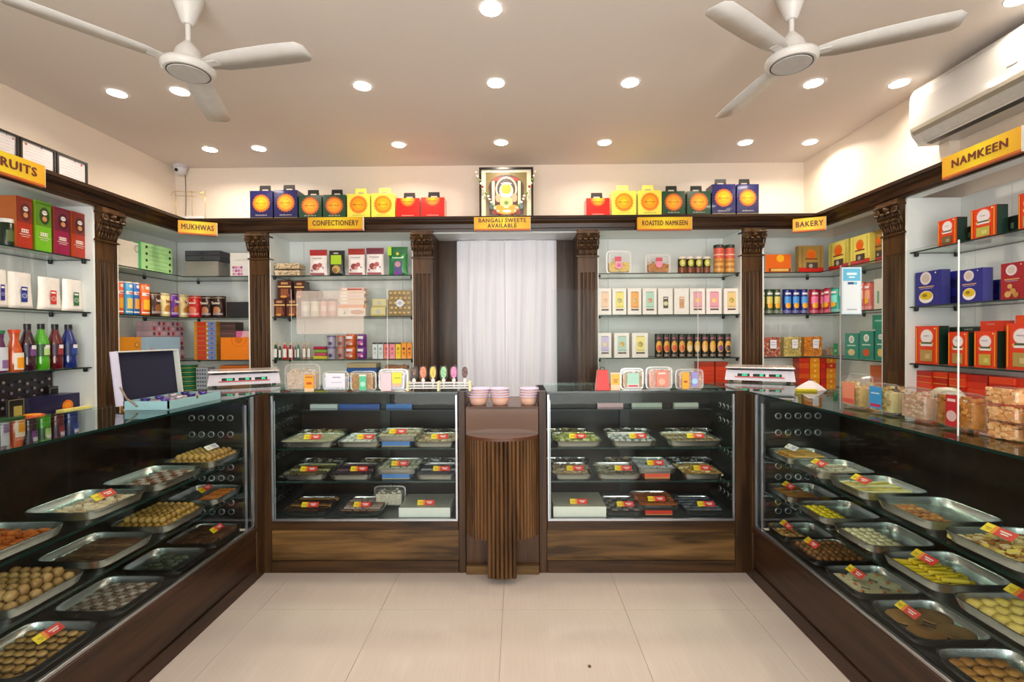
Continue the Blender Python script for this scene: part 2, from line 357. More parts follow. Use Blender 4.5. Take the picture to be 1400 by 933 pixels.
corner_cab(1, 'white corner cabinet with L-shaped glass shelves under the bakery sign', PBX[3][1], yr1)
def side_cab(sgn, label, y1, seams):
    t = thing('wall_cabinet', label, 'cabinet', group='built-in wall shelving')
    fx = SL if sgn < 0 else SR; bx = WLX if sgn < 0 else WRX; y0 = 1.35
    part('side_panel', MB().box(*sorted((bx, fx)), y1 - .018, y1 - .002, 0, CB - .001, WHITE), t)
    part('side_panel', MB().box(*sorted((bx, fx)), y0 - .018, y0, 0, CB - .001, WHITE), t)
    ys = [y0 + .001] + sorted(atX(s, 400, bx)[0] for s in seams) + [y1 - .019]
    for a, b in zip(ys[:-1], ys[1:]): part('back_panel', MB().box(*sorted((bx, bx - sgn * .012)), a + .0012, b - .0012, 0, CB - .001, WHITE), t)
    for z in LV: shelf_part(t, *sorted((bx - sgn * .014, fx + sgn * .015)), y0 + .002, y1 - .02, z, [(fx + sgn * .04, y1 - .04), (bx - sgn * .06, y1 - .04)])
side_cab(-1, 'white wall cabinet with glass shelves of pouches and syrups on the left wall', yl0, [30])
side_cab(1, 'white wall cabinet with glass shelves of orange and blue cartons on the right wall', yr0, [1336, 1386])

# ------------------------------------------------------------------ curtains
CURT = bpy.data.materials.new('sheer_curtain'); CURT.use_nodes = True
def _curt():
    n = CURT.node_tree.nodes; l = CURT.node_tree.links; n.clear(); out = n.new('ShaderNodeOutputMaterial')
    d = n.new('ShaderNodeBsdfDiffuse'); d.inputs[0].default_value = lin('#e6e6ec'); t = n.new('ShaderNodeBsdfTranslucent'); t.inputs[0].default_value = lin('#eceef4')
    m = n.new('ShaderNodeMixShader'); m.inputs[0].default_value = .4; l.new(d.outputs[0], m.inputs[1]); l.new(t.outputs[0], m.inputs[2]); l.new(m.outputs[0], out.inputs[0])
_curt()
def curtain(px0, px1, label, seed):
    x0, x1 = atY(px0, 400, YW - .06)[0], atY(px1, 400, YW - .06)[0]; rnd = random.Random(seed); nx, nz = 90, 24; z0, z1 = .06, 2.18
    ph = [rnd.uniform(0, 6) for _ in range(4)]; vs = []
    for j in range(nz + 1):
        v = j / nz
        for i in range(nx + 1):
            u = i / nx; sw = .012 * math.sin(v * 5 + ph[0])
            y = .026 * math.sin(u * 15 + ph[1] + 1.3 * math.sin(v * 2.4 + ph[0])) + .010 * math.sin(u * 31 + ph[2] + v * 2.5) * (1 - .5 * v) + .002 * math.sin(u * 83 + ph[3])
            pinch = .5 + .5 * (1 - v) ** .3
            vs.append((x0 + (x1 - x0) * u + sw * math.sin(u * PI) * 1.5, YW - .06 + y * (1.0 - .35 * v), z0 + (z1 - z0) * v))
    fs = [[j * (nx + 1) + i, j * (nx + 1) + i + 1, (j + 1) * (nx + 1) + i + 1, (j + 1) * (nx + 1) + i] for j in range(nz) for i in range(nx)]
    t = thing('curtain', label, 'curtain', group='white doorway curtains')
    part('cloth', MB().add(vs, fs, CURT, True), t)
    part('curtain_rod', MB().tube([(x0, YW - .06, 2.187), (x1, YW - .06, 2.187)], .004, mat('#bdbdbd', .3, .8)), t)
curtain(625, 690, 'white gathered curtain covering the left half of the doorway', 3)
curtain(690.5, 761, 'white gathered curtain covering the right half of the doorway', 9)

# ------------------------------------------------------------------ ceiling downlights
LPX = [(671, 11), (678, 113), (685, 194.5), (495.5, 117), (545, 197.5), (861.5, 112.5), (826.5, 194.5), (1112, 113.5), (1019, 194.5), (1229.5, 113.5), (1107.5, 194), (246, 124.5), (160, 127), (287, 204), (354, 202.5), (1394, -3)]
LN = ['nearest in the middle column, at the top edge', 'second of the middle column', 'farthest in the middle column, above the picture', 'between the left fan and the middle column', 'above the confectionery sign', 'midway between middle column and right fan', 'right of the framed picture, near the back wall', 'just below the right fan', 'above the pilaster beside the bakery corner', 'close to the near end of the air conditioner', 'nearest the right back corner', 'directly behind the left fan', 'nearest the left wall, left of the fan', 'nearest the security camera', 'second from the security camera', 'in the top right corner of the picture']
for i, ((px, py), d) in enumerate(zip(LPX, LN)):
    x, y = atZ(px, py, HC)
    t = thing('downlight', 'white recessed ceiling light ' + d, 'downlight', (x, y, HC), 0, 'recessed ceiling lights')
    me = cached('dl', lambda: MB().lathe([(.052, -.004), (.058, 0)], mat('#ffffff', .3), 24), 'trim_ring'); part('trim_ring', me, t)
    me = cached('dlens', lambda: MB().lathe([(.05, -.0062), (.05, -.0045)], emis('#fff6e8', 14), 24), 'lens'); part('lens', me, t)
    l = bpy.data.lights.new('downlight_lamp', 'AREA'); l.shape = 'DISK'; l.size = .1; l.energy = DOWN_W; l.color = (1, .86, .70); l.spread = R(150)
    o = bpy.data.objects.new('downlight_lamp', l); C.objects.link(o); o.location = (0, 0, -.012); o.parent = t
# ------------------------------------------------------------------ fans
FW = mat('#d9d7d2', .35)
def fan(px, py, y, a0, label):
    x, z = atY(px, py, y); t = thing('ceiling_fan', label, 'fan', (x, y, 0), 0, 'white ceiling fans'); zr = z
    part('canopy', MB().lathe([(.064, HC - .001), (.062, HC - .02), (.028, HC - .115), (.02, HC - .125)][::-1], FW, 24), t)
    part('down_rod', MB().lathe([(.011, zr + .1), (.011, HC - .12)], FW, 12), t)
    part('motor_housing', MB().lathe([(.096, zr - .012), (.105, zr - .002), (.108, zr + .01), (.105, zr + .022), (.07, zr + .03), (.062, zr + .045), (.05, zr + .085), (.022, zr + .12), (.014, zr + .13)], FW, 32), t)
    part('bottom_plate', MB().lathe([(.078, zr - .016), (.082, zr - .011)], mat('#c3c2be', .3), 32), t)
    part('seam_ring', MB().lathe([(.086, zr - .0135), (.0862, zr - .0115)], mat('#55534f'), 32), t)
    for k in range(3):
        a = a0 + k * 2 * PI / 3; n = 8; mb = MB()
        ps = [(.05, -.02, .02), (.17, -.05, .055), (.3, -.058, .06), (.45, -.06, .062), (.56, -.055, .06), (.585, -.03, .04)]
        vs = []
        for r, w0, w1 in ps: vs += [(r, w0, .012 - w0 * .12), (r, w1, .012 - w1 * .12), (r, w0, .009 - w0 * .12), (r, w1, .009 - w1 * .12)]
        fs = []
        for i in range(len(ps) - 1):
            o = i * 4; fs += [[o, o + 4, o + 5, o + 1], [o + 2, o + 3, o + 7, o + 6], [o, o + 2, o + 6, o + 4], [o + 1, o + 5, o + 7, o + 3]]
        mb.add(vs, fs + [[0, 1, 3, 2], [20, 22, 23, 21]], FW, True); b = part('blade', mb, t, (0, 0, zr + .012), a)
        part('blade_bracket', MB().box(.05, .15, -.018, .018, .006, .01, FW), b)
fan(258, 97, 2.12, R(350), 'white ceiling fan at the upper left of the room')
fan(1082, 85, 2.14, R(335), 'white ceiling fan at the upper right of the room')

# ------------------------------------------------------------------ air conditioner
def ac():
    yn = 1.75; yf = atX(1243, 160, 2.36)[0]
    t = thing('air_conditioner', 'white wall-mounted split air conditioner on the right wall', 'air conditioner')
    zt, zb = 2.815, 2.47; xb = 2.6 - .001; xf = 2.365
    if True:
        pr = [(xb, zb + .01), (xb, zt), (xf + .06, zt), (xf + .03, zt - .012), (xf + .005, zt - .05), (xf, zt - .1), (xf, zb + .1), (xf + .006, zb + .075)]
        cav = [(xf + .006, zb + .075), (xf + .03, zb + .055), (xf + .05, zb + .02), (xf + .05, zb), (xb, zb + .01)]
    AW = mat('#bebcb9', .12, coat=.4, kind='w')
    pts = pr + [(xf + .012, zb + .06), (xf + .045, zb + .015), (xf + .05, zb)]
    part('casing', MB().poly([(a, b) for a, b in pts][::-1], yn, yf, AW, 'y'), t)
    part('outlet_strip', MB().poly([(xf - .0015, zb + .1), (xf - .0015, zb + .078), (xf + .012, zb + .058), (xf + .02, zb + .08)], yn + .02, yf - .012, mat('#8d8677', .5), 'y'), t)
    part('louver', MB().poly([(xf + .01, zb + .056), (xf + .042, zb + .010), (xf + .052, zb + .016), (xf + .02, zb + .062)], yn + .03, yf - .05, mat('#b5b3ae', .25), 'y'), t)
    part('lower_vane', MB().poly([(xf + .05, zb + .006), (xf + .088, zb - .006), (xf + .05, zb), (xf + .052, zb + .013)], yn + .03, yf - .05, mat('#2e2c2a', .4), 'y'), t)
    part('end_cap', MB().poly([(a, b) for a, b in pts][::-1], yf, yf + .004, mat('#c9c7c2', .3), 'y'), t)
    part('logo_plate', MB().box(xf - .002, xf, 2.28, 2.33, zb + .155, zb + .162, mat('#9a9a9a')), t)
ac()

# ------------------------------------------------------------------ counters
def ringhole(mb, c, axis):
    r = .014
    mb.lathe([(r, -.002), (r + .003, -.003), (r + .003, .001)], CHROME, 14, c, axis); mb.lathe([(r - .002, -.0035), (r - .002, .001)], BLACK, 14, c, axis)
DEP = .48; ZS = [.302, .515, .705]; BT = .295
INN = wood('x', '#120c09', '#2a1b12')
def side_counter(sgn, label):
    xf = XL if sgn < 0 else XR; t = thing('display_counter', label, 'counter', group='glass-fronted sweet counters'); xb = xf + sgn * DEP; y0 = .15; y1 = D + DEP
    yg = D - .13
    s = lambda a, b: sorted((a, b))
    part('plinth', MB().box(*s(xf, xb), y0, D - .0, 0, .075, WSIDE), t)
    part('kick_moulding', MB().box(*s(xf, xf - sgn * .008), y0, yg + .045, .0, .07, WSIDE, .004), t)
    part('front_panel', MB().box(*s(xf, xf + sgn * .02), y0, D - .0, .075, BT - .03, WSIDE), t)
    part('sill_rail', MB().box(*s(xf - sgn * .006, xf + sgn * .04), y0, D - .0, BT - .03, BT, WSIDE, .006), t)
    part('deck', MB().box(*s(xf + sgn * .02, xb), y0, yg, BT - .015, BT, DARK), t)
    part('back_panel', MB().box(*s(xb, xb - sgn * .015), y0, y1, 0, HB - .012, INN), t)
    part('corner_post', MB().box(*s(xf - sgn * .007, xf + sgn * .05), yg + .05, D - .001, 0, HB - .009, WZ, .004), t, label='dark walnut corner post')
    part('end_wall', MB().box(*s(xf + sgn * .012, xb - sgn * .015), yg + .045, yg + .055, BT, HB - .012, INN), t)
    ep = part('end_panel', MB().box(*s(xf + sgn * .03, xb - sgn * .03), yg + .03, yg + .036, BT, HB - .02, DARK), t)
    for k, z in enumerate((.905, .815, .635, .575, .44, .39)):
        for i in range(5):
            m = MB(); ringhole(m, (xf + sgn * (.12 + .053 * i), yg + .028, z), 'y'); part('vent_ring', m, ep)
    part('front_glass', MB().box(*s(xf + sgn * .004, xf + sgn * .010), y0, yg + .03, BT, HB - .009, GL), t)
    part('bottom_channel', MB().box(*s(xf - sgn * .001, xf + sgn * .014), y0, yg + .04, BT, BT + .013, CHROME, .002), t)
    part('corner_strip', MB().box(*s(xf - sgn * .001, xf + sgn * .012), yg + .03, yg + .042, BT, HB - .012, CHROME), t)
    part('edge_strip', MB().box(*s(xf - sgn * .0, xf + sgn * .010), yg - .03, yg - .024, BT + .013, HB - .05, CHROME), t)
    for z in ZS[1:]:
        mb = MB(); xs = s(xf + sgn * .02, xf + sgn * .42); v = MB()
        mb.box(*xs, y0, yg + .02, z - .008, z, GL); e = xf + sgn * .0195
        mb.box(*s(e, xf + sgn * .021), y0, yg + .02, z - .009, z + .0005, GLEDGE); part('glass_shelf', mb, t)
    mb = MB(); mb.box(*s(xf - sgn * .004, xb), y0, y1, HB - .009, HB, GLT); e = s(xf - sgn * .0045, xf - sgn * .0035)
    mb.box(*e, y0, D, HB - .0095, HB + .0002, GLEDGE); part('glass_top', mb, t)
    part('back_leg', MB().box(*s(xb - sgn * .02, xb - sgn * .05), 1.42, 1.52, BT, HB - .012, BLACK), t)
side_counter(-1, 'long glass-fronted sweet counter on walnut base along the left side')
side_counter(1, 'long glass-fronted sweet counter on walnut base along the right side')
def back_counter(pl, pr, gl, gr, label):
    x0, x1 = max(atY(pl, 700, D)[0], XL + .001), min(atY(pr, 700, D)[0], XR - .001); g0, g1 = atY(gl, 700, D)[0], atY(gr, 700, D)[0]
    t = thing('display_counter', label, 'counter', group='glass-fronted sweet counters'); y1 = D + DEP; yf = D
    part('corner_post', MB().box(x0, g0 - .004, yf, yf + .05, 0.0, HB + .0, WZ, .004), t); part('corner_post', MB().box(g1 + .004, x1, yf, yf + .05, 0.0, HB + .0, WZ, .004), t)
    part('side_wall', MB().box(x0 + .002, x0 + .014, yf + .05, y1, 0, HB - .012, INN), t); part('side_wall', MB().box(x1 - .014, x1 - .002, yf + .05, y1, 0, HB - .012, INN), t)
    part('base_rail', MB().box(g0 - .004, g1 + .004, yf - .0, yf + .03, 0, .068, WX, .004), t)
    part('front_panel', MB().box(g0 - .004, g1 + .004, yf + .014, yf + .026, .068, BT - .05, WPANEL), t, label='lighter walnut panel')
    part('sill_rail', MB().box(g0 - .004, g1 + .004, yf - .0, yf + .04, BT - .05, BT, WX, .004), t)
    part('deck', MB().box(x0 + .014, x1 - .014, yf + .03, y1, BT - .015, BT, mat('#4a4f50', .3)), t)
    part('back_panel', MB().box(x0 + .014, x1 - .014, y1 - .012, y1, 0, HB - .012, INN), t)
    part('rear_ledge', MB().box(x0 + .02, x1 - .02, yf + .42, y1 - .031, .855, .8645, BLACK), t)
    part('back_mullion', MB().box((x0 + x1) / 2 - .03, (x0 + x1) / 2 + .03, y1 - .03, y1 - .0125, BT, HB - .012, BLACK), t)
    part('front_glass', MB().box(g0, g1, yf + .006, yf + .012, BT, HB - .009, GL), t)
    for xx in (g0 + .001, g1 - .011): part('edge_strip', MB().box(xx, xx + .010, yf + .003, yf + .014, BT, HB - .02, CHROME), t)
    part('inner_strip', MB().box(g0 + .014, g0 + .018, yf + .014, yf + .018, BT, HB - .05, CHROME), t)
    part('bottom_channel', MB().box(g0, g1, yf + .001, yf + .016, BT, BT + .013, CHROME, .002), t)
    ep = None
    for sx in (x0 + .0155, x1 - .0155):
        ep = part('side_liner', MB().box(*sorted((sx - .001, sx + .001)), yf + .06, y1 - .05, BT, HB - .03, DARK), t)
        for z in (.905, .815, .635, .44, .38):
            for i in range(5):
                m = MB(); ringhole(m, (sx + (.004 if sx < (x0 + x1) / 2 else -.002), yf + .1 + .053 * i, z), 'x'); part('vent_ring', m, ep)
    for z in ZS[1:]:
        mb = MB().box(x0 + .018, x1 - .018, yf + .03, yf + .46, z - .008, z, GL).box(x0 + .018, x1 - .018, yf + .0285, yf + .0300, z - .009, z + .0005, GLEDGE); part('glass_shelf', mb, t)
    mb = MB().box(g0 - .003, g1 + .003, yf - .002, y1, HB - .009, HB, GLT).box(g0 - .003, g1 + .003, yf - .003, yf - .002, HB - .0095, HB + .0002, GLEDGE); part('glass_top', mb, t)
    return x0, x1, g0, g1
BL = back_counter(353, 637, 371, 626, 'glass-fronted sweet counter on walnut base, back wall side, left of the fluted stand')
BR = back_counter(737, 1023, 749, 1005, 'glass-fronted sweet counter on walnut base, back wall side, right of the fluted stand')
# centre stand
def stand():
    x0, x1 = BL[1] + .001, BR[0] - .001; yc = D + .03; w = (x1 - x0) / 2; xc = (x0 + x1) / 2
    t = thing('fluted_stand', 'walnut counter stand with bulging half-round fluted front and central leg', 'counter', (xc, 0, 0))
    zl = atY(690, 557, D)[1]
    part('serving_ledge', MB().box(-w, w, yc - .02, D + DEP, zl - .012, zl, wood('x', '#3a2417', '#6d4a34')), t)
    part('base_board', MB().box(-w, w, D - .02, D + .012, 0, .05, WPANEL, .004), t)
    part('body', MB().box(-w, w, yc - .015, D + DEP, .0, zl - .012, wood('z', '#2c1b10', '#5a3d26')), t)
    zt = atY(690, 593, D)[1]
    part('upper_panel', MB().box(-w + .002, w - .002, yc - .024, yc - .016, zt, zl - .012, mat('#6b4f3d', .12, 0, .6, kind='lam')), t, label='glossy brown laminate panel')
    bulge = .14; arc = lambda k, n, e=0: ((-w * .985 - e) * math.cos(PI * k / n), yc - .016 - (bulge + e) * math.sin(PI * k / n))
    n = 30
    pts = [arc(k, n, .006) for k in range(n + 1)]
    part('half_round_top', MB().poly([(a, b) for a, b in pts], zt - .018, zt, mat('#5a3826', .25)), t, label='smooth brown half-round top')
    part('drum_core', MB().poly([arc(k, n, -.006) for k in range(n + 1)], .235, zt - .018, DARK), t)
    nf = 27
    for k in range(nf):
        a = (k + .5) / nf; x, y = arc(a * nf, nf, -.006); r = .0115
        zc = .235
        central = abs(k - (nf - 1) / 2) <= 3.1
        part('flute', MB().lathe([(r, .03 if central else zc), (r, zt - .018)], WFL, 8, (x, y, 0)), t)
    xs = [arc((k + .5), nf, -.006) for k in range(nf) if abs(k - (nf - 1) / 2) <= 3.1]
    part('leg_core', MB().poly([(xs[0][0], xs[0][1]), (xs[3][0], xs[3][1] + .002), (xs[-1][0], xs[-1][1]), (xs[-1][0], yc - .016), (xs[0][0], yc - .016)], .034, .236, DARK), t)
    return xc, zl, x0, x1
SXC, ZL, SX0, SX1 = stand()

# ------------------------------------------------------------------ signs
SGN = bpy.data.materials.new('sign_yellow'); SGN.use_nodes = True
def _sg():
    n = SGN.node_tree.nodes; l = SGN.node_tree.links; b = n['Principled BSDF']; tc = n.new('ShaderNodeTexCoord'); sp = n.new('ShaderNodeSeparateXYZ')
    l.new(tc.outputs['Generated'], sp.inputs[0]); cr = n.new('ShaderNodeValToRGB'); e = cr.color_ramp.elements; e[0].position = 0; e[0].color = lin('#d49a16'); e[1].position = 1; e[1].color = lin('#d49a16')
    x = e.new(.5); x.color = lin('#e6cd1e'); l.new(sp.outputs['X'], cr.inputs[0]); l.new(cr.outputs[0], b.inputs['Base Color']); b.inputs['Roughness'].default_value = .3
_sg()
MARO = mat('#5e130c', .4)
def sign(txt, label, loc, rot, w, h, size, d=.028):
    t = thing('category_sign', label, 'sign', loc, rot, 'yellow section signs')
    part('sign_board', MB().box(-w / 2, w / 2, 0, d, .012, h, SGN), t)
    part('bottom_rim', MB().box(-w / 2, w / 2, 0, d, 0, .012, mat('#b9560f', .4)), t)
    part('end_trim', MB().box(w / 2, w / 2 + .002, 0, d, 0, h, mat('#d9d3c4', .4)), t)
    lettering(txt, size, MARO, t, (0, -.0012, h * .54), maxw=w * .84, bold=.03)
YS = YC - .065 - .03
def bsign(txt, p0, p1, label, size, h=.105):
    x0, x1 = atY(p0, 305, YS)[0], atY(p1, 305, YS)[0]; z = atY((p0 + p1) / 2, 315, YS)[1]; sign(txt, label, ((x0 + x1) / 2, YS, z), 0, x1 - x0, h, size)
bsign('CONFECTIONERY', 421, 496, 'yellow CONFECTIONERY sign on the dark crown moulding', .06)
bsign('BANGALI SWEETS\nAVAILABLE', 648, 725, 'yellow BANGALI SWEETS AVAILABLE sign below the framed picture', .046)
bsign('ROASTED NAMKEEN', 872, 946, 'yellow ROASTED NAMKEEN sign on the dark crown moulding', .055)
def csign(txt, p0, p1, y, label, sgn):
    a = atY((p0 + p1) / 2, y, YC - .23); sign(txt, label, (a[0], YC - .16, a[1] - .02), -sgn * R(24), .26 if sgn < 0 else .22, .105, .06)
csign('MUKHWAS', 240, 284, 315, 'yellow MUKHWAS sign set across the left back corner', -1)
csign('BAKERY', 1097, 1131, 310, 'yellow BAKERY sign set across the right back corner', 1)
xs_ = SR - .065 - .03; ya, yb = atX(1396, 220, xs_)[0], atX(1288, 235, xs_)[0]
sign('NAMKEEN', 'yellow NAMKEEN sign on the right wall moulding below the air conditioner', (xs_, (ya + yb) / 2, 2.195), -PI / 2, yb - ya, .12, .06)
xs_ = SL + .065 + .03; yb = atX(62, 250, xs_)[0]
sign('DRY FRUITS', 'yellow DRY FRUITS sign on the left wall moulding, cut by the picture edge', (xs_, yb - .24, 2.195), PI / 2, .48, .12, .066)

# ------------------------------------------------------------------ flat print helper:  front faces local -Y at y=0
def prints(mb, w, h, spec, y=-.0004):
    for k, q in enumerate(spec):
        yy = y - .00035 * k; c = mat(q[-1], .4, kind='p')
        if q[0] == 'r': x, z, a, b = q[1] * w, q[2] * h, q[3] * w / 2, q[4] * h / 2; mb.add([(x - a, yy, z - b), (x + a, yy, z - b), (x + a, yy, z + b), (x - a, yy, z + b)], [[0, 1, 2, 3]], c)
        else:
            x, z = q[1] * w, q[2] * h; rx = q[3] * w / 2; rz = (q[4] * h / 2) if len(q) > 5 else rx; n = 20
            if q[0] == 's':
                n = 32; vs = [(x + rx * (1 if i % 2 else .88) * math.cos(2 * PI * i / n), yy, z + rz * (1 if i % 2 else .88) * math.sin(2 * PI * i / n)) for i in range(n)]
            else: vs = [(x + rx * math.cos(2 * PI * i / n), yy, z + rz * math.sin(2 * PI * i / n)) for i in range(n)]
            vs = [(min(max(a, -w / 2), w / 2), b_, min(max(c_, 0), h)) for a, b_, c_ in vs]
            mb.add(vs, [list(range(n))], c)
    return mb
def carton(loc, rot, w, d, h, col, label, group, spec=(), side=None, cat='box', name='carton', rough=.35, top=None, tilt=0, txt=None):
    if not spec and not side and not top and not txt:
        return tag(link(name, MB().box(-w / 2, w / 2, 0, d, 0, h, mat(col, rough), min(.002, w * .04)).mesh(name), None, loc, rot), label, cat, group)
    t = thing(name, label, cat, loc, rot, group); t.rotation_euler[0] = tilt
    part('body', MB().box(-w / 2, w / 2, 0, d, 0, h, mat(col, rough)), t)
    if spec: part('printed_front', prints(MB(), w, h, spec), t)
    if side:
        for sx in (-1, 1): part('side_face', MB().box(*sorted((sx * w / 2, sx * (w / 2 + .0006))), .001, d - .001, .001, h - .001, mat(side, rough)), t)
    if top: part('top_flap', MB().box(-w / 2 + .001, w / 2 - .001, .001, d - .001, h, h + .0008, mat(top, rough)), t)
    if txt:
        for tx, cx, cz, sz, tc_ in txt: lettering(tx, sz * h, mat(tc_, .4, kind='p'), t, (cx * w, -.003, cz * h), maxw=w * .85, bold=.02)
    return t
class Slot:      # an item's place, from its left/right/top in the photograph, on shelf height z of one wall
    def __init__(s, wall, pl, pr, pt, z, inset=.05, pad=.0):
        if wall == 'B':
            Y = YC + inset; a = atY(pl, pt, Y); b = atY(pr, pt, Y); s.w = b[0] - a[0]; s.loc = ((a[0] + b[0]) / 2, Y, z); s.rot = 0; s.h = (a[1] + b[1]) / 2 - z
        elif wall == 'L':
            X = SL - inset; a = atX(pl, pt, X); b = atX(pr, pt, X); s.w = b[0] - a[0]; s.loc = (X, (a[0] + b[0]) / 2, z); s.rot = PI / 2; s.h = (a[1] + b[1]) / 2 - z
        else:
            X = SR + inset; a = atX(pl, pt, X); b = atX(pr, pt, X); s.w = a[0] - b[0]; s.loc = (X, (a[0] + b[0]) / 2, z); s.rot = -PI / 2; s.h = (a[1] + b[1]) / 2 - z
        s.w *= .97; s.h = max(s.h, .02)
def shade(c, t): return mixc(c, '#000000', t) if t > 0 else mixc(c, '#ffffff', -t)

# ---- handled gift boxes on the crown
GB = {'navy': ('#1b1d52', '#171717'), 'green': ('#1d4630', '#171a18'), 'yellow': ('#e9df55', '#eee36a'), 'red': ('#c81d14', '#221c1b')}
def giftbox(pl, pr, pt, col, label):
    Y = YC - .02 + .05; z = CT + .001; a = atY(pl, pt, Y); b = atY(pr, pt, Y); w = (b[0] - a[0]) * .97; h = (a[1] + b[1]) / 2 - z; c, hc = GB[col]
    t = thing('handled_gift_box', label, 'gift box', ((a[0] + b[0]) / 2, Y, z), 0, 'handled sweet boxes on the crown moulding'); d = .13
    part('body', MB().box(-w / 2, w / 2, 0, d, 0, h, mat(c, .18, coat=.5)), t)
    dz = .58 if col != 'red' else .95; rr = .8 if col == 'navy' else (.82 if col != 'red' else .66)
    sp = [('r', 0, .07, 1, .07, '#8d7b3f' if col != 'yellow' else '#c8bf4a')]
    n = 40; mb = prints(MB(), w, h, sp)
    for k, (q, cc) in enumerate(((1, '#b5541a' if col != 'yellow' else '#e08a2a'), (.82, '#e0751a'), (.68, '#f49a14'), (.3, '#f7b51f'))):
        r = rr * w / 2 * q; vs = []
        for i in range(n):
            m = r * (1 if (i % 2 or k) else .9); vs.append((m * math.cos(2 * PI * i / n), -.0008 - .0003 * k, min(h * dz * (1 if col != 'red' else 1) + m * math.sin(2 * PI * i / n), h - .001) if True else 0))
        mb.add(vs, [list(range(n))], mat(cc, .3, kind='p'))
    part('sun_emblem', mb, t)
    tm = mat('#6d3a12', .4); lettering('~Special', .028, tm, t, (0, -.0035, min(h * dz, h - .03)), bold=.01)
    lettering('~gift of sweets', .018, mat('#eadfcd' if col != 'yellow' else '#4a4630', .4), t, (0, -.0025, h * .18), maxw=w * .5)
    hw = w * .25; hh = .062
    hb = MB().poly([(-hw * 1.05, 0), (-hw * .62, 0), (-hw * .52, hh * .5), (hw * .52, hh * .5), (hw * .62, 0), (hw * 1.05, 0), (hw * .95, hh), (-hw * .95, hh)], d / 2 - .002, d / 2 + .002, mat(hc, .4), 'y'); part('handle', hb, t, (0, 0, h))
LB = [(341, 373, 261, 'navy', 'first navy'), (374, 407, 260, 'navy', 'second navy'), (408, 440, 267, 'green', 'first green'), (441, 473, 266.5, 'green', 'second green'), (474, 506, 265, 'yellow', 'first yellow'), (507, 540, 264.5, 'yellow', 'second yellow'), (541, 574, 271, 'red', 'first red'), (575, 608, 270, 'red', 'second red')]
for a, b, c, col, l in LB: giftbox(a, b, c, col, l + ' handled sweet box from the left, left of the framed picture')
RB = [(801, 834, 271, 'red', 'single red'), (836, 870, 261, 'yellow', 'yellow, beside the red one,'), (872, 905, 260.5, 'yellow', 'yellow, beside the green one,'), (905, 937, 261.5, 'green', 'green, beside the yellow one,'), (939, 972, 261.5, 'green', 'green, beside the navy one,'), (973, 1006, 252, 'navy', 'inner navy'), (1007, 1038, 252, 'navy', 'outermost navy')]
for a, b, c, col, l in RB: giftbox(a, b, c, col, 'handled sweet box, ' + l + ' right of the framed picture')

# ---- framed picture with garland
def picture():
    Y = YC + .1; a = atY(655, 229, Y); b = atY(729, 229, Y); z = CT + .001; w = b[0] - a[0]; h = a[1] - z; t = thing('framed_picture', 'framed devotional picture with gold crown and arch standing above the central sign', 'picture', ((a[0] + b[0]) / 2, Y, z)); f = .018
    fm = mat('#1c120d', .3)
    for q in ((-w / 2, w / 2, 0, f), (-w / 2, w / 2, h - f, h), (-w / 2, -w / 2 + f, f, h - f), (w / 2 - f, w / 2, f, h - f)): part('frame_bar', MB().box(q[0], q[1], 0, .02, q[2], q[3], fm), t)
    part('backing', MB().box(-w / 2 + f, w / 2 - f, .012, .019, f, h - f, mat('#e9e3c4', .5)), t)
    cr = '#ece2b8'
    sp = [('r', 0, .5, .76, .82, '#7d6a2e'), ('d', 0, .62, .66, .5, '#2d1512'), ('r', 0, .36, .64, .5, '#33191a'), ('d', 0, .78, .5, .1, '#9a2a1c'), ('d', 0, .6, .4, .46, '#e8dcae'), ('d', 0, .6, .34, .4, '#3a2a30'),
          ('r', -.24, .5, .05, .5, '#efe3b4'), ('r', .24, .5, .05, .5, '#efe3b4'), ('d', 0, .56, .26, .3, '#d8d2c2'), ('d', 0, .6, .18, .2, '#d9a21c'), ('d', 0, .7, .2, .04, '#efe6c8'), ('d', 0, .34, .24, .26, '#d7c87e'),
          ('d', -.14, .22, .2, .16, '#e39a16'), ('d', .14, .22, .2, .16, '#e39a16'), ('d', 0, .18, .3, .12, '#e9a51f'), ('d', -.15, .43, .1, .16, '#e6a27e'), ('d', .15, .43, .1, .16, '#e6a27e'), ('d', -.27, .28, .09, .12, '#6f8c9a'), ('d', .27, .28, .09, .12, '#6f8c9a'), ('d', -.22, .16, .09, .09, '#a8271c'), ('d', .22, .16, .09, .09, '#a8271c'), ('d', 0, .34, .08, .07, '#6e8a3a'), ('d', 0, .26, .06, .05, '#efe6c8')]
    part('painting', prints(MB(), w, h, sp, .0116), t)
    part('picture_glass', MB().box(-w / 2 + f, w / 2 - f, .0015, .0025, f, h - f, glass('#ffffff', .06, 0, 'pic')), t)
    g = thing('flower_garland', 'white and green flower garland with red blooms hung over the framed picture', 'garland', ((a[0] + b[0]) / 2, Y - .012, z)); rnd = random.Random(5)
    for sg in (-1, 1):
        for k in range(15):
            u = k / 14; x = sg * (w * .5 * (1 - u) ** .8 + .02 + .008 * rnd.random()); zz = h * (.9 - .84 * u ** .9)
            c = '#a51f22' if k in (4, 13) else ('#6f8f4a' if k % 4 == 2 else '#e9e4cf')
            part('blossom', cached(('bl', c), lambda: MB().lathe([(.003, -.009), (.010, -.006), (.0125, 0), (.009, .006), (.003, .009)], mat(c, .7), 8), 'blossom'), g, (x, 0, zz), (rnd.random(), rnd.random(), 0))
picture()
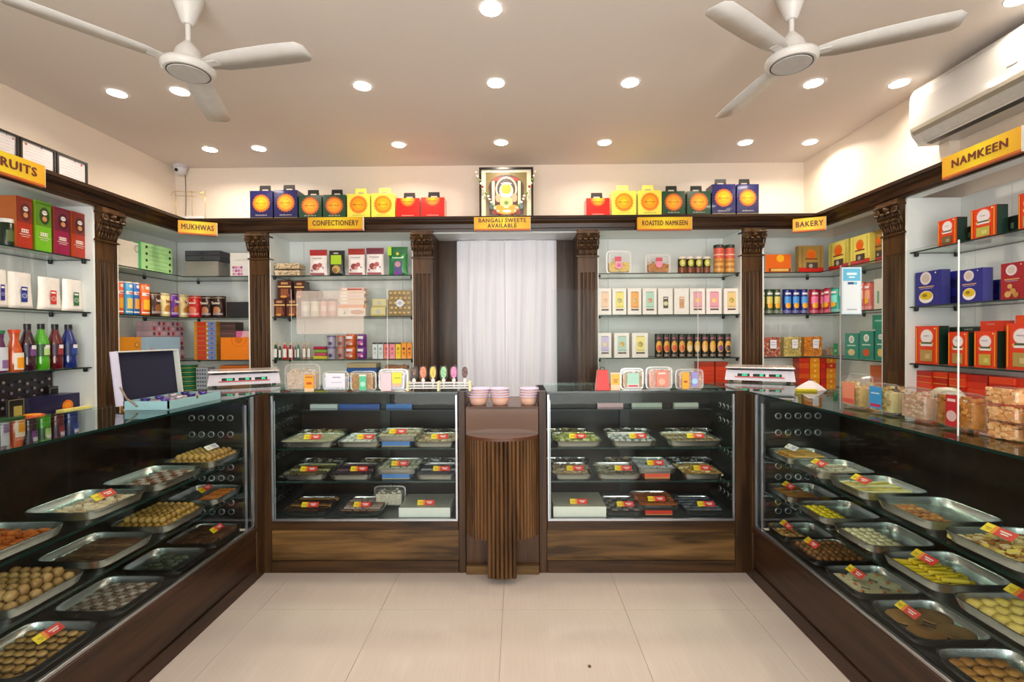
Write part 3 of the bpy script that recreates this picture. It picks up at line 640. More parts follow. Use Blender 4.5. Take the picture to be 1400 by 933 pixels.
# ---- certificates on the left
for k, (p0, p1, lab) in enumerate(((-14, 27, 'framed certificate nearest the picture edge, above the DRY FRUITS sign'), (28, 77, 'middle framed certificate above the DRY FRUITS sign'), (78, 120, 'framed certificate farthest from the picture edge, reflecting a ceiling light'))):
    X = SL - .12; y0 = atX(p0, 220, X)[0] + .002; y1 = atX(p1, 220, X)[0]; zt = atX(120, 223.5, X)[1]; z = CT + .001; w = y1 - y0; h = zt - z
    t = thing('framed_certificate', lab, 'certificate', (X, (y0 + y1) / 2, z), PI / 2, 'framed certificates'); f = .012
    for q in ((-w / 2, w / 2, 0, f), (-w / 2, w / 2, h - f, h), (-w / 2, -w / 2 + f, f, h - f), (w / 2 - f, w / 2, f, h - f)): part('frame_bar', MB().box(q[0], q[1], 0, .018, q[2], q[3], mat('#1a1411', .3)), t)
    mb = MB().box(-w / 2 + f, w / 2 - f, .01, .017, f, h - f, mat('#e9e4e6', .5)); part('certificate_paper', mb, t)
    sp = [('r', 0, .84 - .09 * i, (.5, .7, .66, .7, .4, .6)[i], .008, '#a79fae') for i in range(6)] + [('d', .32 * (1 if k != 1 else -1), .86, .07, '#b0523a'), ('d', .1, .9, .05, '#7d7a6a')]
    part('certificate_print', prints(MB(), w, h, sp, .0096), t)
    part('cover_glass', MB().box(-w / 2 + f, w / 2 - f, .002, .003, f, h - f, glass('#ffffff', .06, 0, 'pic')), t)
# ---- camera, wire rack, white box
x, y = atZ(246, 226, HC); cm = thing('security_camera', 'white dome security camera on the ceiling in the left back corner', 'camera', (x, y, HC))
part('mount', MB().lathe([(.055, -.028), (.058, -.001)][::1], mat('#c9c6cc', .4), 20), cm)
part('dome', MB().lathe([(.006, -.088), (.026, -.083), (.042, -.066), (.048, -.045), (.05, -.0285)], mat('#dcd9dc', .35), 20), cm)
part('lens', MB().lathe([(.014, -.052), (.014, -.03)], BLACK, 12, (0, 0, 0), 'y'), cm, (0, 0, -.055))
tag(part('camera_cable', MB().tube([(0, 0, 0), (.003, .002, -.2), (0, 0, -.38)], .0025, BLACK), None, (x, min(y + .065, YW - .006), HC - .065)), 'thin black cable running down from the corner security camera', 'cable')
gx, gz = atY(262, 297, YC + .12); GOLD = mat('#c9a85a', .3, .8)
wr = thing('wire_rack', 'thin gold wire rack standing on the moulding in the left back corner', 'rack', (gx, YC + .1, CT + .001))
for xx in (-.12, .02, .13): part('wire_upright', MB().tube([(xx, 0, 0), (xx, 0, .27)], .0022, GOLD), wr); part('wire_hook', MB().tube([(xx, 0, .27), (xx - .008, -.03, .25), (xx, -.05, .22)], .002, GOLD), wr)
for zz in (.225, .262): part('wire_crossbar', MB().tube([(-.12, 0, zz + .01), (.13, 0, zz - .006)], .0022, GOLD), wr)
carton((gx, YC + .06, CT + .001), 0, .25, .035, .05, '#ece9e6', 'flat white plastic box at the foot of the gold wire rack', None, cat='box', name='junction_box', top='#f4f2f0')

# ------------------------------------------------------------------ shelf goods
Z1, Z2, Z3, Z4 = [v + .0006 for v in LV]
def can(wall, pl, pr, pt, z, body, label, group, lid='#2a2a2a', bands=(), inset=.06, txt=None, cat='can', name='can', lidh=.06, n=20):
    s = Slot(wall, pl, pr, pt, z, inset); r = s.w / 2; h = s.h; ang = s.rot; t = thing(name, label, cat, (s.loc[0] - math.sin(ang) * r * 0, s.loc[1], z), ang, group)
    part('body', MB().lathe([(r * .97, 0), (r, .003), (r, h * (1 - lidh)), (r * .96, h * (1 - lidh) + .001)], mat(body, .3), n), t)
    if lid: part('lid', MB().lathe([(r * 1.02, h * (1 - lidh)), (r * 1.02, h - .002), (r * .97, h)], mat(lid, .35), n), t)
    for k, b in enumerate(bands):
        z0, z1, c = b[0] * h, b[1] * h, b[2]; a = b[3] if len(b) > 3 else 180; rr = r * (1.006 + .004 * k); m = max(4, int(a / 180 * 20)); vs = []
        for i in range(m + 1):
            th = -PI / 2 + R(a) * (i / m - .5); dz = 0
            if len(b) > 4: q = math.sqrt(max(0, 1 - (2 * i / m - 1) ** 2)); zc = (z0 + z1) / 2; vs += [(rr * math.cos(th), rr * math.sin(th), zc - (z1 - z0) / 2 * q), (rr * math.cos(th), rr * math.sin(th), zc + (z1 - z0) / 2 * q)]
            else: vs += [(rr * math.cos(th), rr * math.sin(th), z0), (rr * math.cos(th), rr * math.sin(th), z1)]
        part('label_band', MB().add(vs, [[2 * i, 2 * i + 2, 2 * i + 3, 2 * i + 1] for i in range(m)], mat(c, .35, kind='p'), True), t)
    if txt: lettering(txt[0], txt[2] * h, mat(txt[1], .4, kind='p'), t, (0, -r * 1.04 - .001, txt[3] * h), maxw=r * 1.5, bold=.03)
    return t
# can bodies stand with their axis one radius behind the front plane
def pouch(wall, pl, pr, pt, z, body, label, group, spec=(), top=None, d=.05, inset=.05, txt=None, name='pouch', cat='pouch', tm=None, taper=.0, boxy=False):
    s = Slot(wall, pl, pr, pt, z, inset); w, h = s.w / 2, s.h; t = thing(name, label, cat, s.loc, s.rot, group); nx = 6; lv = 9; vs = []
    for j in range(lv + 1):
        v = j / lv; th = d / 2 * (math.sin(min(v * 1.15 + .12, 1) * PI) ** .6 if v < .86 else .06 * (1 - v) / .14 + .03); ww = w * (1 - .05 * math.sin(v * PI) + taper * (v - .5))
        if boxy: th = d / 2 * (1 - .35 * v)
        for i in range(nx + 1):
            u = i / nx * 2 - 1; b = (1 - abs(u) ** (9 if boxy else 3)) * th; vs.append((u * ww, d / 2 - b, v * h))
        for i in range(nx, -1, -1):
            u = i / nx * 2 - 1; b = (1 - abs(u) ** (9 if boxy else 3)) * th; vs.append((u * ww, d / 2 + b, v * h))
    n = 2 * (nx + 1); bot = []; upf = []
    for j in range(lv):
        for i in range(n):
            f = [j * n + i, j * n + (i + 1) % n, (j + 1) * n + (i + 1) % n, (j + 1) * n + i]; (upf if (top and j >= lv - 2) else bot).append(f)
    fc = [list(range(n))[::-1]]; m = tm or mat(body, .35, coat=.2)
    part('bag', MB().add(vs, bot + fc, m, True), t)
    if top: part('top_seal', MB().add(vs, upf, mat(top, .35), False), t)
    if spec: part('printed_front', prints(MB(), s.w, h, spec, -.001), t)
    if txt: lettering(txt[0], txt[2] * h, mat(txt[1], .4, kind='p'), t, (0, -.004, txt[3] * h), maxw=s.w * .7, bold=.02)
    return t
def box(wall, pl, pr, pt, z, d, col, label, group, spec=(), inset=.05, **k):
    s = Slot(wall, pl, pr, pt, z, inset); return carton(s.loc, s.rot, s.w, d, s.h, col, label, group, spec, **k)
def bottle(wall, pl, pr, pt, z, col, label, group, cap='#1c1a19', lab=None, txt=None, inset=.08, carafe=False, name='bottle'):
    s = Slot(wall, pl, pr, pt, z, inset); r = s.w / 2; h = s.h; t = thing(name, label, 'bottle', s.loc, s.rot, group)
    if carafe: pr_ = [(r * .9, 0), (r, .01), (r * .98, h * .3), (r * .8, h * .55), (r * .48, h * .78), (r * .6, h * .93)]
    else: pr_ = [(r * .9, 0), (r, .008), (r, h * .22), (r * .95, h * .25), (r, h * .3), (r, h * .58), (r * .85, h * .66), (r * .5, h * .82), (r * .4, h * .9)]
    part('bottle_body', MB().lathe(pr_, mat(col, .08, 0, .6, kind='', coat=.6), 20), t)
    part('cap', MB().lathe([(r * (.66 if carafe else .46), h * (.92 if carafe else .885)), (r * (.7 if carafe else .46), h)], mat(cap, .35), 16), t)
    for k, (z0, z1, c, a) in enumerate(lab or []):
        m = 12; rr = r * (1.01 + .006 * k); vs = []
        for i in range(m + 1): th = -PI / 2 + .25 + R(a) * (i / m - .5); vs += [(rr * math.cos(th), rr * math.sin(th), z0 * h), (rr * math.cos(th), rr * math.sin(th), z1 * h)]
        part('label', MB().add(vs, [[2 * i, 2 * i + 2, 2 * i + 3, 2 * i + 1] for i in range(m)], mat(c, .35, kind='p'), True), t)
    return t
RIMM = glass('#ffffff', .28, .25, 'rim', .7)
def snackpack(loc, rot, w, d, h, food, label, group, lab=(), name='clamshell', cat='food container', tilt=0, filln=60, fs=.012, seed=1, txt=None, wall=None, fillh=.6):
    """clear plastic hinged tub with food inside"""
    t = thing(name, label, cat, loc, rot, group); t.rotation_euler[0] = tilt; rnd = random.Random(seed)
    def rr(f, n=16, ex=.32): return [(math.copysign(abs(math.cos(a_)) ** ex, math.cos(a_)) * w / 2 * f, h / 2 + math.copysign(abs(math.sin(a_)) ** ex, math.sin(a_)) * h / 2 * f) for a_ in [2 * PI * (i + .5) / n for i in range(n)]]
    def shell(lv):
        n = 16; vs = []
        for y_, f in lv: vs += [(x_, y_, z_) for x_, z_ in rr(f)]
        k = len(lv); return MB().add(vs, [[r * n + i, r * n + n + i, r * n + n + (i + 1) % n, r * n + (i + 1) % n] for r in range(k - 1) for i in range(n)] + [list(range(n))[::-1], list(range((k - 1) * n, k * n))], PLAS)
    part('clear_lid', shell([(0, .8), (.006, .88), (d * .4, .95)]), t); part('tub', shell([(d * .44, .95), (d * .94, .86), (d, .8)]), t)
    n = 16; o_, i_ = rr(1.0), rr(.92); vs = [(x_, d * .40, z_) for x_, z_ in o_] + [(x_, d * .40, z_) for x_, z_ in i_] + [(x_, d * .435, z_) for x_, z_ in o_] + [(x_, d * .435, z_) for x_, z_ in i_]
    part('rim', MB().add(vs, [[i, (i + 1) % n, n + (i + 1) % n, n + i] for i in range(n)] + [[i, 2 * n + i, 2 * n + (i + 1) % n, (i + 1) % n] for i in range(n)] + [[2 * n + i, 3 * n + i, 3 * n + (i + 1) % n, 2 * n + (i + 1) % n] for i in range(n)], RIMM), t)
    o2, i2 = rr(.82), rr(.785); vs = [(x_, -.0006, z_) for x_, z_ in o2] + [(x_, -.0006, z_) for x_, z_ in i2]; part('lid_ridge', MB().add(vs, [[i, (i + 1) % n, n + (i + 1) % n, n + i] for i in range(n)], RIMM), t)
    cols = food if isinstance(food, (list, tuple)) else [food]
    mb = MB(); mb.box(-w * .39, w * .39, d * .14, d * .86, h * .09, h * fillh * .8, mat(cols[0], .6, bump=60))
    for i in range(filln):
        c = cols[i % len(cols)]; x_ = rnd.uniform(-.38, .38) * w; y_ = rnd.choice((rnd.uniform(.1, .16), rnd.uniform(.1, .9))) * d; z_ = rnd.uniform(.12, fillh) * h; q = fs * rnd.uniform(.7, 1.2)
        mb.box(x_ - q / 2, x_ + q / 2, y_ - q / 3, y_ + q / 3, z_ - q / 3, z_ + q / 3, mat(c, .6))
    fo = part('snack_filling', mb, t); fo['kind'] = 'stuff'
    if lab: part('paper_label', prints(MB(), w, h, lab, -.002), t)
    if txt: lettering(txt[0], txt[2] * h, mat(txt[1], .4, kind='p'), t, (txt[4] * w if len(txt) > 4 else 0, -.006, txt[3] * h), maxw=w * .3)
    return t
def spack(wall, pl, pr, pt, z, food, label, group=None, lab=(), d=.07, inset=.05, **k):
    s = Slot(wall, pl, pr, pt, z, inset); return snackpack(s.loc, s.rot, s.w, d, s.h, food, label, group, lab, **k)
PRT = '#d9c9b0'
# ---- LEFT wall bay
def tallbox(a, b, t_, c, seal, lab):
    box('L', a, b, t_, Z1, .10, c, lab, 'tall gift cartons on the left wall', [('r', 0, .74, 1, .46, shade(c, .25)), ('d', .06, .72, .66, .34, shade(seal, .4)), ('d', .06, .66, .3, .1, '#c98a5a'), ('d', .06, .78, .34, .09, '#e9e4e4'), ('r', 0, .35, .5, .07, '#e8dcd4'), ('r', 0, .28, .7, .012, '#d8c6b8'), ('r', 0, .24, .5, .01, '#d8c6b8')], side=mixc(c, '#d8c23a', .35), txt=[('~HIMA', .06, .785, .055, '#3a2a2a'), ('~Miso', 0, .35, .09, c)])
tallbox(22, 44, 270, '#a62a12', '#8a1a10', 'tall dark red carton with white oval logo beside the green one')
tallbox(48, 70, 276, '#6cb11d', '#3a6a1a', 'tall bright green carton with white oval logo')
tallbox(74, 95, 285, '#8c1440', '#701034', 'tall maroon carton with white oval logo')
tallbox(97.5, 117.5, 291, '#a8321a', '#802010', 'tall brick red carton nearest the left wall pilaster')
can('L', 0, 19, 300, Z1, '#1c2a16', 'dark green jar with white lid at the left picture edge, lower of two', None, lid='#e4e4de', lidh=.14, bands=[(.2, .6, '#53663a', 100)], name='jar', cat='jar', inset=.1)
for k, (a, b, t_, c, w_) in enumerate(((-8, 15, 369, '#2a2a86', 'blue label, at the picture edge'), (16, 50, 373, '#22358c', 'pale blue round label'), (57, 89, 380, '#c8372c', 'red label'), (90, 118.5, 383, '#2f6a34', 'green label'))):
    pouch('L', a, b, t_, Z2, '#ece6df', 'white flat-bottomed pouch with ' + w_ + ', second shelf of the left wall', 'white pouches on the left wall', [('r', -.02, .4, .26, .42, c), ('r', -.02, .54, .2, .05, '#f0eceb'), ('d', -.02, .36, .22, mixc(c, '#ffffff', .55)), ('d', -.02, .36, .14, mixc(c, '#ffffff', .2))], d=.06, boxy=True, name='stand_up_pouch', taper=-.1, inset=.06)
for a, b, t_, c, ll, w_ in ((28, 46, 443, '#32101e', '#7a4a86', 'dark purple'), (47, 64.5, 443, '#4aa51e', '#b9d98a', 'bright green'), (66.5, 83, 443.5, '#5c0f18', '#9a3a3a', 'wine red'), (84.5, 102, 444, '#122a72', '#2a4a9a', 'deep blue')):
    bottle('L', a, b, t_, Z3, c, w_ + ' syrup bottle with black cap and fruit label', 'syrup bottles on the left wall', lab=[(.3, .56, mixc(c, '#22284a', .6), 170), (.32, .5, ll, 80), (.46, .54, '#e6e2ea', 60)])
bottle('L', 9, 29, 451, Z3, '#c9541a', 'orange juice carafe with red cap beside the syrup bottles', None, '#e04a1c', [(.05, .45, '#e9e4d0', 120), (.08, .34, '#f0a020', 80)], carafe=True, name='juice_carafe')
bottle('L', -10, 8, 452, Z3, '#5a2a52', 'purple juice carafe with green cap at the left picture edge', None, '#1f7a4a', [(.05, .6, '#cfd2d8', 120), (.1, .3, '#8a6a9a', 80)], carafe=True, name='juice_carafe')
s = Slot('L', -12, 78, 512, Z4, .24); carton((WLX + .05, s.loc[1], Z4), PI / 2, s.w, .03, .25, '#2c2427', 'dark floral gift box leaning at the back of the lowest left shelf', None, [('s', -.42 + .12 * (i % 8), .12 + .2 * (i // 8) + .07 * (i % 2), .05, ('#8d8590', '#b9a8a0', '#6d6a80')[i % 3]) for i in range(32)], name='gift_box')
box('L', 38, 112, 541, Z4, .12, '#191440', 'navy gift box with orange sun print on the lowest left shelf', None, [('d', .22, .3, .22, '#e07018'), ('d', .22, .3, .14, '#f0901a')], inset=.1, name='gift_box')
for a, b, t_, lb in ((10, 34, 545, 'small dark framed card with gold picture on the lowest left shelf'), (66, 92, 528, 'small dark framed card with grey picture leaning behind the navy box')):
    s = Slot('L', a, b, t_, Z4, .08 if a < 20 else .24); carton(s.loc, s.rot, s.w, .012, s.h, '#14110f', lb, None, [('r', 0, .5, .92, .9, '#8a806a'), ('r', 0, .5, .84, .84, '#171412'), ('r', .08, .4, .5, .46, '#a39a4e' if a < 20 else '#8f9290')], name='framed_card', cat='card')
s = Slot('L', 26, 62, 560, Z4, .04); tag(part('sun_tin', MB().lathe([(s.w * .36, 0), (s.w * .36, .018), (s.w * .3, .02)], mat('#c4501a', .4), 20).lathe([(s.w * .27, .02), (s.w * .26, .022)], mat('#f0a01c', .4), 20), None, s.loc, s.rot), 'flat round orange tin at the front of the lowest left shelf', 'tin')
s = Slot('L', 80, 134, 556, Z4, .02); carton((s.loc[0], s.loc[1], Z4), s.rot, .2, .05, .018, '#e6dc7a', 'flat pale yellow packet at the front of the lowest left shelf', None, name='flat_packet', top='#efe690')
carton((SL - .03, 2.6, Z4), PI / 2, .12, .08, .02, '#1d4a24', 'dark green flat box at the front of the lowest left shelf', None, name='flat_box')
# ---- LEFT CORNER
box('L', 161, 191.5, 330, Z1, .06, '#e5ddcd', 'large cream box with floral crest on the top left corner shelf', None, [('s', .36, .78, .3, '#a89a90'), ('d', .36, .78, .2, '#d8cdbd')], inset=.09, name='gift_box')
s = Slot('L', 192, 236, 336, Z1, .07)
carton(s.loc, s.rot, s.w, .06, s.h, '#9ad08a', 'pale green patterned box with dark diamonds on the top left corner shelf', None, [('r', 0, .5, .96, .94, '#a6d892')] + [('d', -.34, .14 + .24 * i, .07, '#23351c') for i in range(4)] + [('d', .4, .14 + .24 * i, .07, '#23351c') for i in range(4)] + [('r', .02, .12 + .15 * i, .6, .012, '#6ca85e') for i in range(6)], side='#4fae72', name='gift_box')
def stack(wall, pl, pr, pt, z, d, cols, label, group=None, inset=.06, name='flat_box', n=None, front=None, slit=True):
    s = Slot(wall, pl, pr, pt, z, inset); n = n or len(cols); hh = s.h / n
    for i in range(n):
        c = cols[i % len(cols)]; ordn = ('lowest', 'second', 'third', 'fourth', 'fifth', 'sixth', 'seventh', 'eighth')[i] if i < n - 1 or n == 1 else 'topmost'
        sp = front(i) if front else [('r', 0, .5, .98, .06, shade(c, .35))] if False else ()
        carton((s.loc[0], s.loc[1], z + i * hh + .0002 * i), s.rot, s.w * (1 - .01 * (i % 2)), d, hh - .0015, c, (ordn + ' ' + label) if n > 1 else label, group, sp, name=name)
stack('B', 252, 299, 357, Z1, .14, ['#8f8b84'], 'grey-brown carton under two dark grey boxes, left corner top shelf')
s = Slot('B', 252, 299, 343, Z1, .06); sb = Slot('B', 252, 299, 357, Z1, .06); hh = (s.h - sb.h) / 2
for i in range(2): carton((s.loc[0] + .01, s.loc[1] - .004, Z1 + sb.h + .001 + i * hh), 0, s.w * 1.04, .15, hh - .001, '#4b4b52', ('lower', 'upper')[i] + ' dark grey drawer box on the grey-brown carton', None, [('r', 0, .5, .1, .25, '#1e1e22'), ('r', 0, .08, 1, .1, '#2f2f35')], name='drawer_box')
box('B', 314, 345, 346, Z1, .08, '#dedbd6', 'white box with pink flower print beside the back pilaster, top shelf', None, [('s', -.34 + .12 * (i % 4), .1 + .14 * (i // 4), .13, ('#c77ba8', '#d8a6c4', '#a85a90')[i % 3]) for i in range(12)] + [('r', .1, .7, .8, .02, '#c4c0ba')], name='gift_box')
def pringle(a, b, t_, c, c2, lab): can('L', a, b, t_, Z2, c, lab, 'tall crisp cans in the left corner', lid='#d8d2c6' if c != '#e0601a' else '#d8551c', lidh=.035, bands=[(.82, .93, '#e8e4dc', 60, 1), (.62, .72, '#e9e6e0', 110), (.18, .5, c2, 90), (.06, .1, '#f0e8d8', 120)], txt=('Pringles', '#c0281c', .055, .67), name='crisp_can', n=24)
pringle(158, 166.5, 385, '#d8541c', '#e8a828', 'tall orange-red crisp can partly behind the left pilaster')
pringle(167.5, 178.5, 386, '#3a93c4', '#e2c86a', 'tall sky blue crisp can')
pringle(179, 188, 387, '#1f5cae', '#e0a040', 'tall royal blue crisp can')
pringle(188.5, 201, 389, '#e0601a', '#f0b82a', 'tall bright orange crisp can at the right end of its row')
TW_ = [('L', 202, 215.5, 400.5, '#3a1a14', '#8f5c34', 'dark brown wafer tin beside the orange crisp can'), ('L', 216, 228.5, 401.5, '#d9c88a', '#b8823e', 'cream wafer tin between the brown and purple tins'), ('L', 229, 240.5, 402, '#5a1f8c', '#a8683a', 'purple wafer tin between two cream tins'), ('L', 241.5, 254, 403.5, '#dccb8e', '#b8823e', 'cream wafer tin at the corner of the shelf'), ('B', 259, 275.5, 405, '#c01d22', '#d87a5a', 'red wafer tin left of two brown tins'), ('B', 276.5, 291, 405.5, '#2f1512', '#b07850', 'dark brown wafer tin next to the red tin'), ('B', 292, 308, 405.5, '#2c1310', '#b07850', 'dark brown wafer tin next to the black box')]
for w_, a, b, t_, c, c2, l in TW_: can(w_, a, b, t_, Z2, c, l, 'wafer tins in the left corner', lid=shade(c, .15), lidh=.08, bands=[(.12, .5, c2, 80, 1), (.1, .2, mixc(c, '#ffffff', .5), 120), (.9, .93, '#b9ab90', 180)], txt=('Twister', '#f0e6d4' if c[1] in '25c3' else '#8a1f1c', .17, .66), name='wafer_tin')
box('B', 309, 341.5, 413, Z2, .1, '#26262a', 'low matt black box at the end of the wafer tins', None, [('r', 0, .5, .98, .03, '#1a1a1c')], name='gift_box')
box('L', 161, 197, 461, Z3, .05, '#cf861a', 'orange gift box with crest behind the open box lid', None, [('s', .22, .7, .2, '#9a5c10'), ('d', .22, .7, .12, '#dd9a2a')], inset=.05, name='gift_box')
box('L', 199, 247, 461, Z3, .04, '#8fb2c8', 'light blue flat gift box behind the open box lid', None, [('s', -.36, .5, .1, '#b08aa0'), ('d', .3, .3, .08, '#c08048')], inset=.012, name='gift_box')
FL = lambda i: [('s', -.42 + .14 * k, .5, .09, ('#c23a44', '#e4c2cc', '#7a4a6a')[(k + i) % 3]) for k in range(7)]
stack('L', 206, 252, 440, Z3, .12, ['#c9a4b0', '#d9b8c2'], 'flat pink floral sweet box of the corner stack', 'flat floral boxes in the left corner', .12, n=8, front=FL)
FB = lambda i: [('r', -.18, .5, .42, .9, '#c43a22'), ('d', -.42, .5, .1, '#d89a28'), ('d', .1, .5, .1, '#d0c8c8'), ('r', .3, .5, .36, .9, '#7186bd'), ('d', .3, .5, .1, '#4a5a98'), ('r', -.46, .5, .1, .9, '#c8901e')]
stack('B', 265, 296, 440, Z3, .14, ['#b98a1e'], 'flat box with gold, red and blue panels', 'flat tricolour boxes in the left corner', .05, n=8, front=FB)
stack('B', 297, 322, 440.5, Z3, .12, ['#4a3a34', '#5c4540'], 'flat dark brown box beside the tricolour stack', 'flat dark boxes in the left corner', .1, n=5, front=lambda i: [('r', 0, .5, .9, .2, '#6a4a50')])
box('B', 301, 342, 461.5, Z3, .08, '#e8801a', 'bright orange gift box with mandala print on the third shelf', None, [('s', .12, .92, .56, '#d5700f'), ('d', .12, .9, .44, '#e8801a'), ('s', .12, .9, .28, '#cf6c10')], inset=.02, name='gift_box')
s = Slot('B', 308, 342, 453, Z3, .11); carton((s.loc[0], s.loc[1], Z3), 0, s.w, .08, s.h, '#e3bcc9', 'pink floral box rising behind the bright orange gift box', None, [('d', 0, .93, .4, '#d070a4'), ('s', -.35, .93, .12, '#c24a70'), ('s', -.1, .95, .1, '#c24a70')], name='gift_box')
s = Slot('B', 240, 263, 500, Z4, .04)
for i in range(6): tag(part('round_tin', MB().lathe([(.06, 0), (.063, .003), (.063, .03), (.066, .031), (.066, .036), (.06, .037)], mat('#1d7a52', .3), 24).lathe([(.0664, .014), (.0664, .018)], mat('#b8a84e', .4), 24), None, (s.loc[0], s.loc[1] + .06, Z4 + i * .0375)), ('lowest', 'second', 'third', 'fourth', 'fifth', 'topmost')[i] + ' green round tin with gold stripe behind the open blue box', 'tin', 'green tins in the left corner')
box('B', 268, 284, 503, Z4, .1, '#aab2b6', 'tall box with navy and white tile pattern behind the left scale', None, [('s', -.33 + .22 * (i % 4), .1 + .16 * (i // 4), .16, ('#27365a', '#3f5a7a')[i % 2]) for i in range(24)], name='gift_box')
s = Slot('B', 300, 341, 500, Z4, .05); carton(s.loc, 0, s.w, .1, s.h, '#c86a20', 'orange-brown box behind the left weighing scale', None, name='gift_box', top='#2b2622')
# ---- BACK A (confectionery)
for i, (t_, z_) in enumerate(((366, Z1), (356.5, 0))):
    s = Slot('B', 373, 411, t_, Z1, .05); hh = .055; mb = MB()
    tt = thing('cashew_packet', ('lower', 'upper')[i] + ' clear packet of cashew nuts at the left of the confectionery shelf', 'packet', (s.loc[0], s.loc[1], Z1 + i * .057), 0, 'packets of cashew nuts'); rnd = random.Random(i)
    tm = MB()
    for k in range(150):
        x_ = rnd.uniform(-.46, .46) * s.w; y_ = rnd.choice((-.004, -.004, rnd.uniform(0, .12))); q = .013; z_ = rnd.uniform(.006, .046) if y_ < .0 else .044; tm.lathe([(.003, -q / 2), (q / 2, 0), (.003, q / 2)], mat(('#e8d6b6', '#d2ba92', '#dcc7a2')[k % 3], .6), 6, (x_, y_, z_), 'x')
    tm.box(-s.w * .45, s.w * .45, .008, .12, .004, .044, mat('#c9b189', .7)); f_ = part('cashew_nuts', tm, tt); f_['kind'] = 'stuff'
    part('clear_bag', MB().box(-s.w * .49, s.w * .49, -.012, .128, .0, .054, PLAS, .012), tt)
PO = [(421, 446, 341, '#e9e2e0', '#a31c22', 'white pouch with red top and berry print, first of the row'), (448, 470.5, 342, '#232521', '#191a17', 'black pouch with lime green label'), (474, 498, 339.5, '#e9e2e0', '#9a2018', 'white pouch with rust red top beside the black pouch'), (499, 524, 338.5, '#e8e2e2', '#6e1e34', 'white pouch with maroon top and fig print'), (530, 557, 337, '#1d7d3c', '#176832', 'green pouch with purple picture at the end of the row')]
for k, (a, b, t_, c, tp, l) in enumerate(PO):
    if c[1] == 'e': sp = [('d', -.1, .33, .36, '#8a3a3a'), ('d', .14, .4, .26, '#b05a5a'), ('d', .02, .28, .2, '#c98a80'), ('d', -.3, .2, .1, '#7a2a34'), ('d', .32, .3, .08, '#4a3a50'), ('r', 0, .07, .8, .07, '#9a4a52'), ('r', 0, .66, .56, .03, '#9a9698')]
    elif k == 1: sp = [('r', .0, .62, .66, .36, '#a4c81e'), ('d', .0, .25, .5, '#c09a50'), ('d', -.08, .2, .3, '#8a6a3a'), ('r', 0, .87, .3, .05, '#b9b4b4')]
    else: sp = [('r', -.42, .84, .2, .3, '#a8cf28'), ('r', .0, .25, .42, .5, '#4a4a78'), ('d', 0, .38, .3, '#b88a90'), ('r', 0, .08, .4, .12, '#6a2a90'), ('r', .05, .6, .5, .04, '#bfe0c4'), ('d', 0, .74, .16, '#c8b83a')]
    pouch('B', a, b, t_, Z1, c, l, 'stand-up pouches on the confectionery shelf', sp, top=tp, d=.05)
CB_ = [(373.5, 390, 409, 0), (391, 408, 409, 0), (379, 398.5, 383.5, 1), (402, 416, 384.5, 1)]
for k, (a, b, t_, up) in enumerate(CB_):
    s = Slot('B', a, b, t_, Z2, .05); s0 = Slot('B', 373.5, 390, 409, Z2, .05); z_ = Z2 + up * (s0.h + .001); h_ = s.h - up * (s0.h + .001)
    carton((s.loc[0], s.loc[1], z_), 0, s.w, .1, h_, '#4a1d12', ('lower left', 'lower right', 'upper left', 'upper right')[k] + ' brown chocolate stick box with gold band', 'chocolate stick boxes', [('r', 0, .66, .96, .08, '#d8b070'), ('r', 0, .84, .5, .12, '#b98a5a')] + [('r', -.22 + .11 * i, .34, .05, .4, '#b87040') for i in range(5)] + [('d', -.05, .12, .5, .12, '#d09040'), ('d', .3, .2, .22, '#8a3a3a')], side='#33150e')
carton((atY(424, 420, 4.1)[0], 4.11, Z2), 0, .14, .1, .235, '#2f1b15', 'tall dark brown box behind the chocolate stick boxes', None, name='gift_box', top='#241410')
for k, (a, b, c) in enumerate(((412, 424, '#b9bcb8'), (425, 437, '#c4c0a8'), (438, 448, '#cf9a98'), (449, 461, '#b98a84'))): can('B', a, b, 409, Z2, c, ('clear sweet jar with dark lid, first in the row behind the acrylic sheet', 'clear sweet jar with dark lid and pale contents, second in its row', 'sweet jar with pink contents and dark lid, third in its row', 'brown sweet jar with striped wrapper and dark lid')[k], 'sweet jars on the second confectionery shelf', lid='#33343c', lidh=.14, bands=[(.3, .6, mixc(c, '#ffffff', .4), 120)], name='jar', cat='jar')
box('B', 461.5, 500, 416.5, Z2, .1, '#e6e0d8', 'white snack box with orange top band and biscuit picture', None, [('r', 0, .84, .98, .3, '#e0781c'), ('r', .1, .62, .5, .2, '#e6e0d8'), ('d', .2, .36, .5, .4, '#b8683a'), ('d', -.25, .3, .1, '#8a8a90')], txt=[('~Haldi', -.2, .5, .2, '#5a3a2a')])
for i in range(5):
    s = Slot('B', 464, 500 if i % 2 else 498, 416.5, Z2, .06); s2 = Slot('B', 464, 500, 393.5, Z2, .06); hh = (s2.h - s.h) / 5
    carton((s.loc[0] + .002, s.loc[1], Z2 + s.h + .001 + i * hh), 0, s.w, .09, hh - .001, ('#e4d4c8', '#ddc8b0', '#e8dcd6', '#e2cdb8', '#e0b8ac')[i], ('lowest', 'second', 'third', 'fourth', 'topmost')[i] + ' wafer packet stacked on the white and orange snack box', 'wafer packets', [('r', .1, .5, .6, .4, ('#e8b890', '#e0a060', '#d8a0a0', '#d89a6a', '#b02a34')[i]), ('r', -.3, .5, .2, .5, '#f4f0ea')], name='wafer_packet', cat='packet')
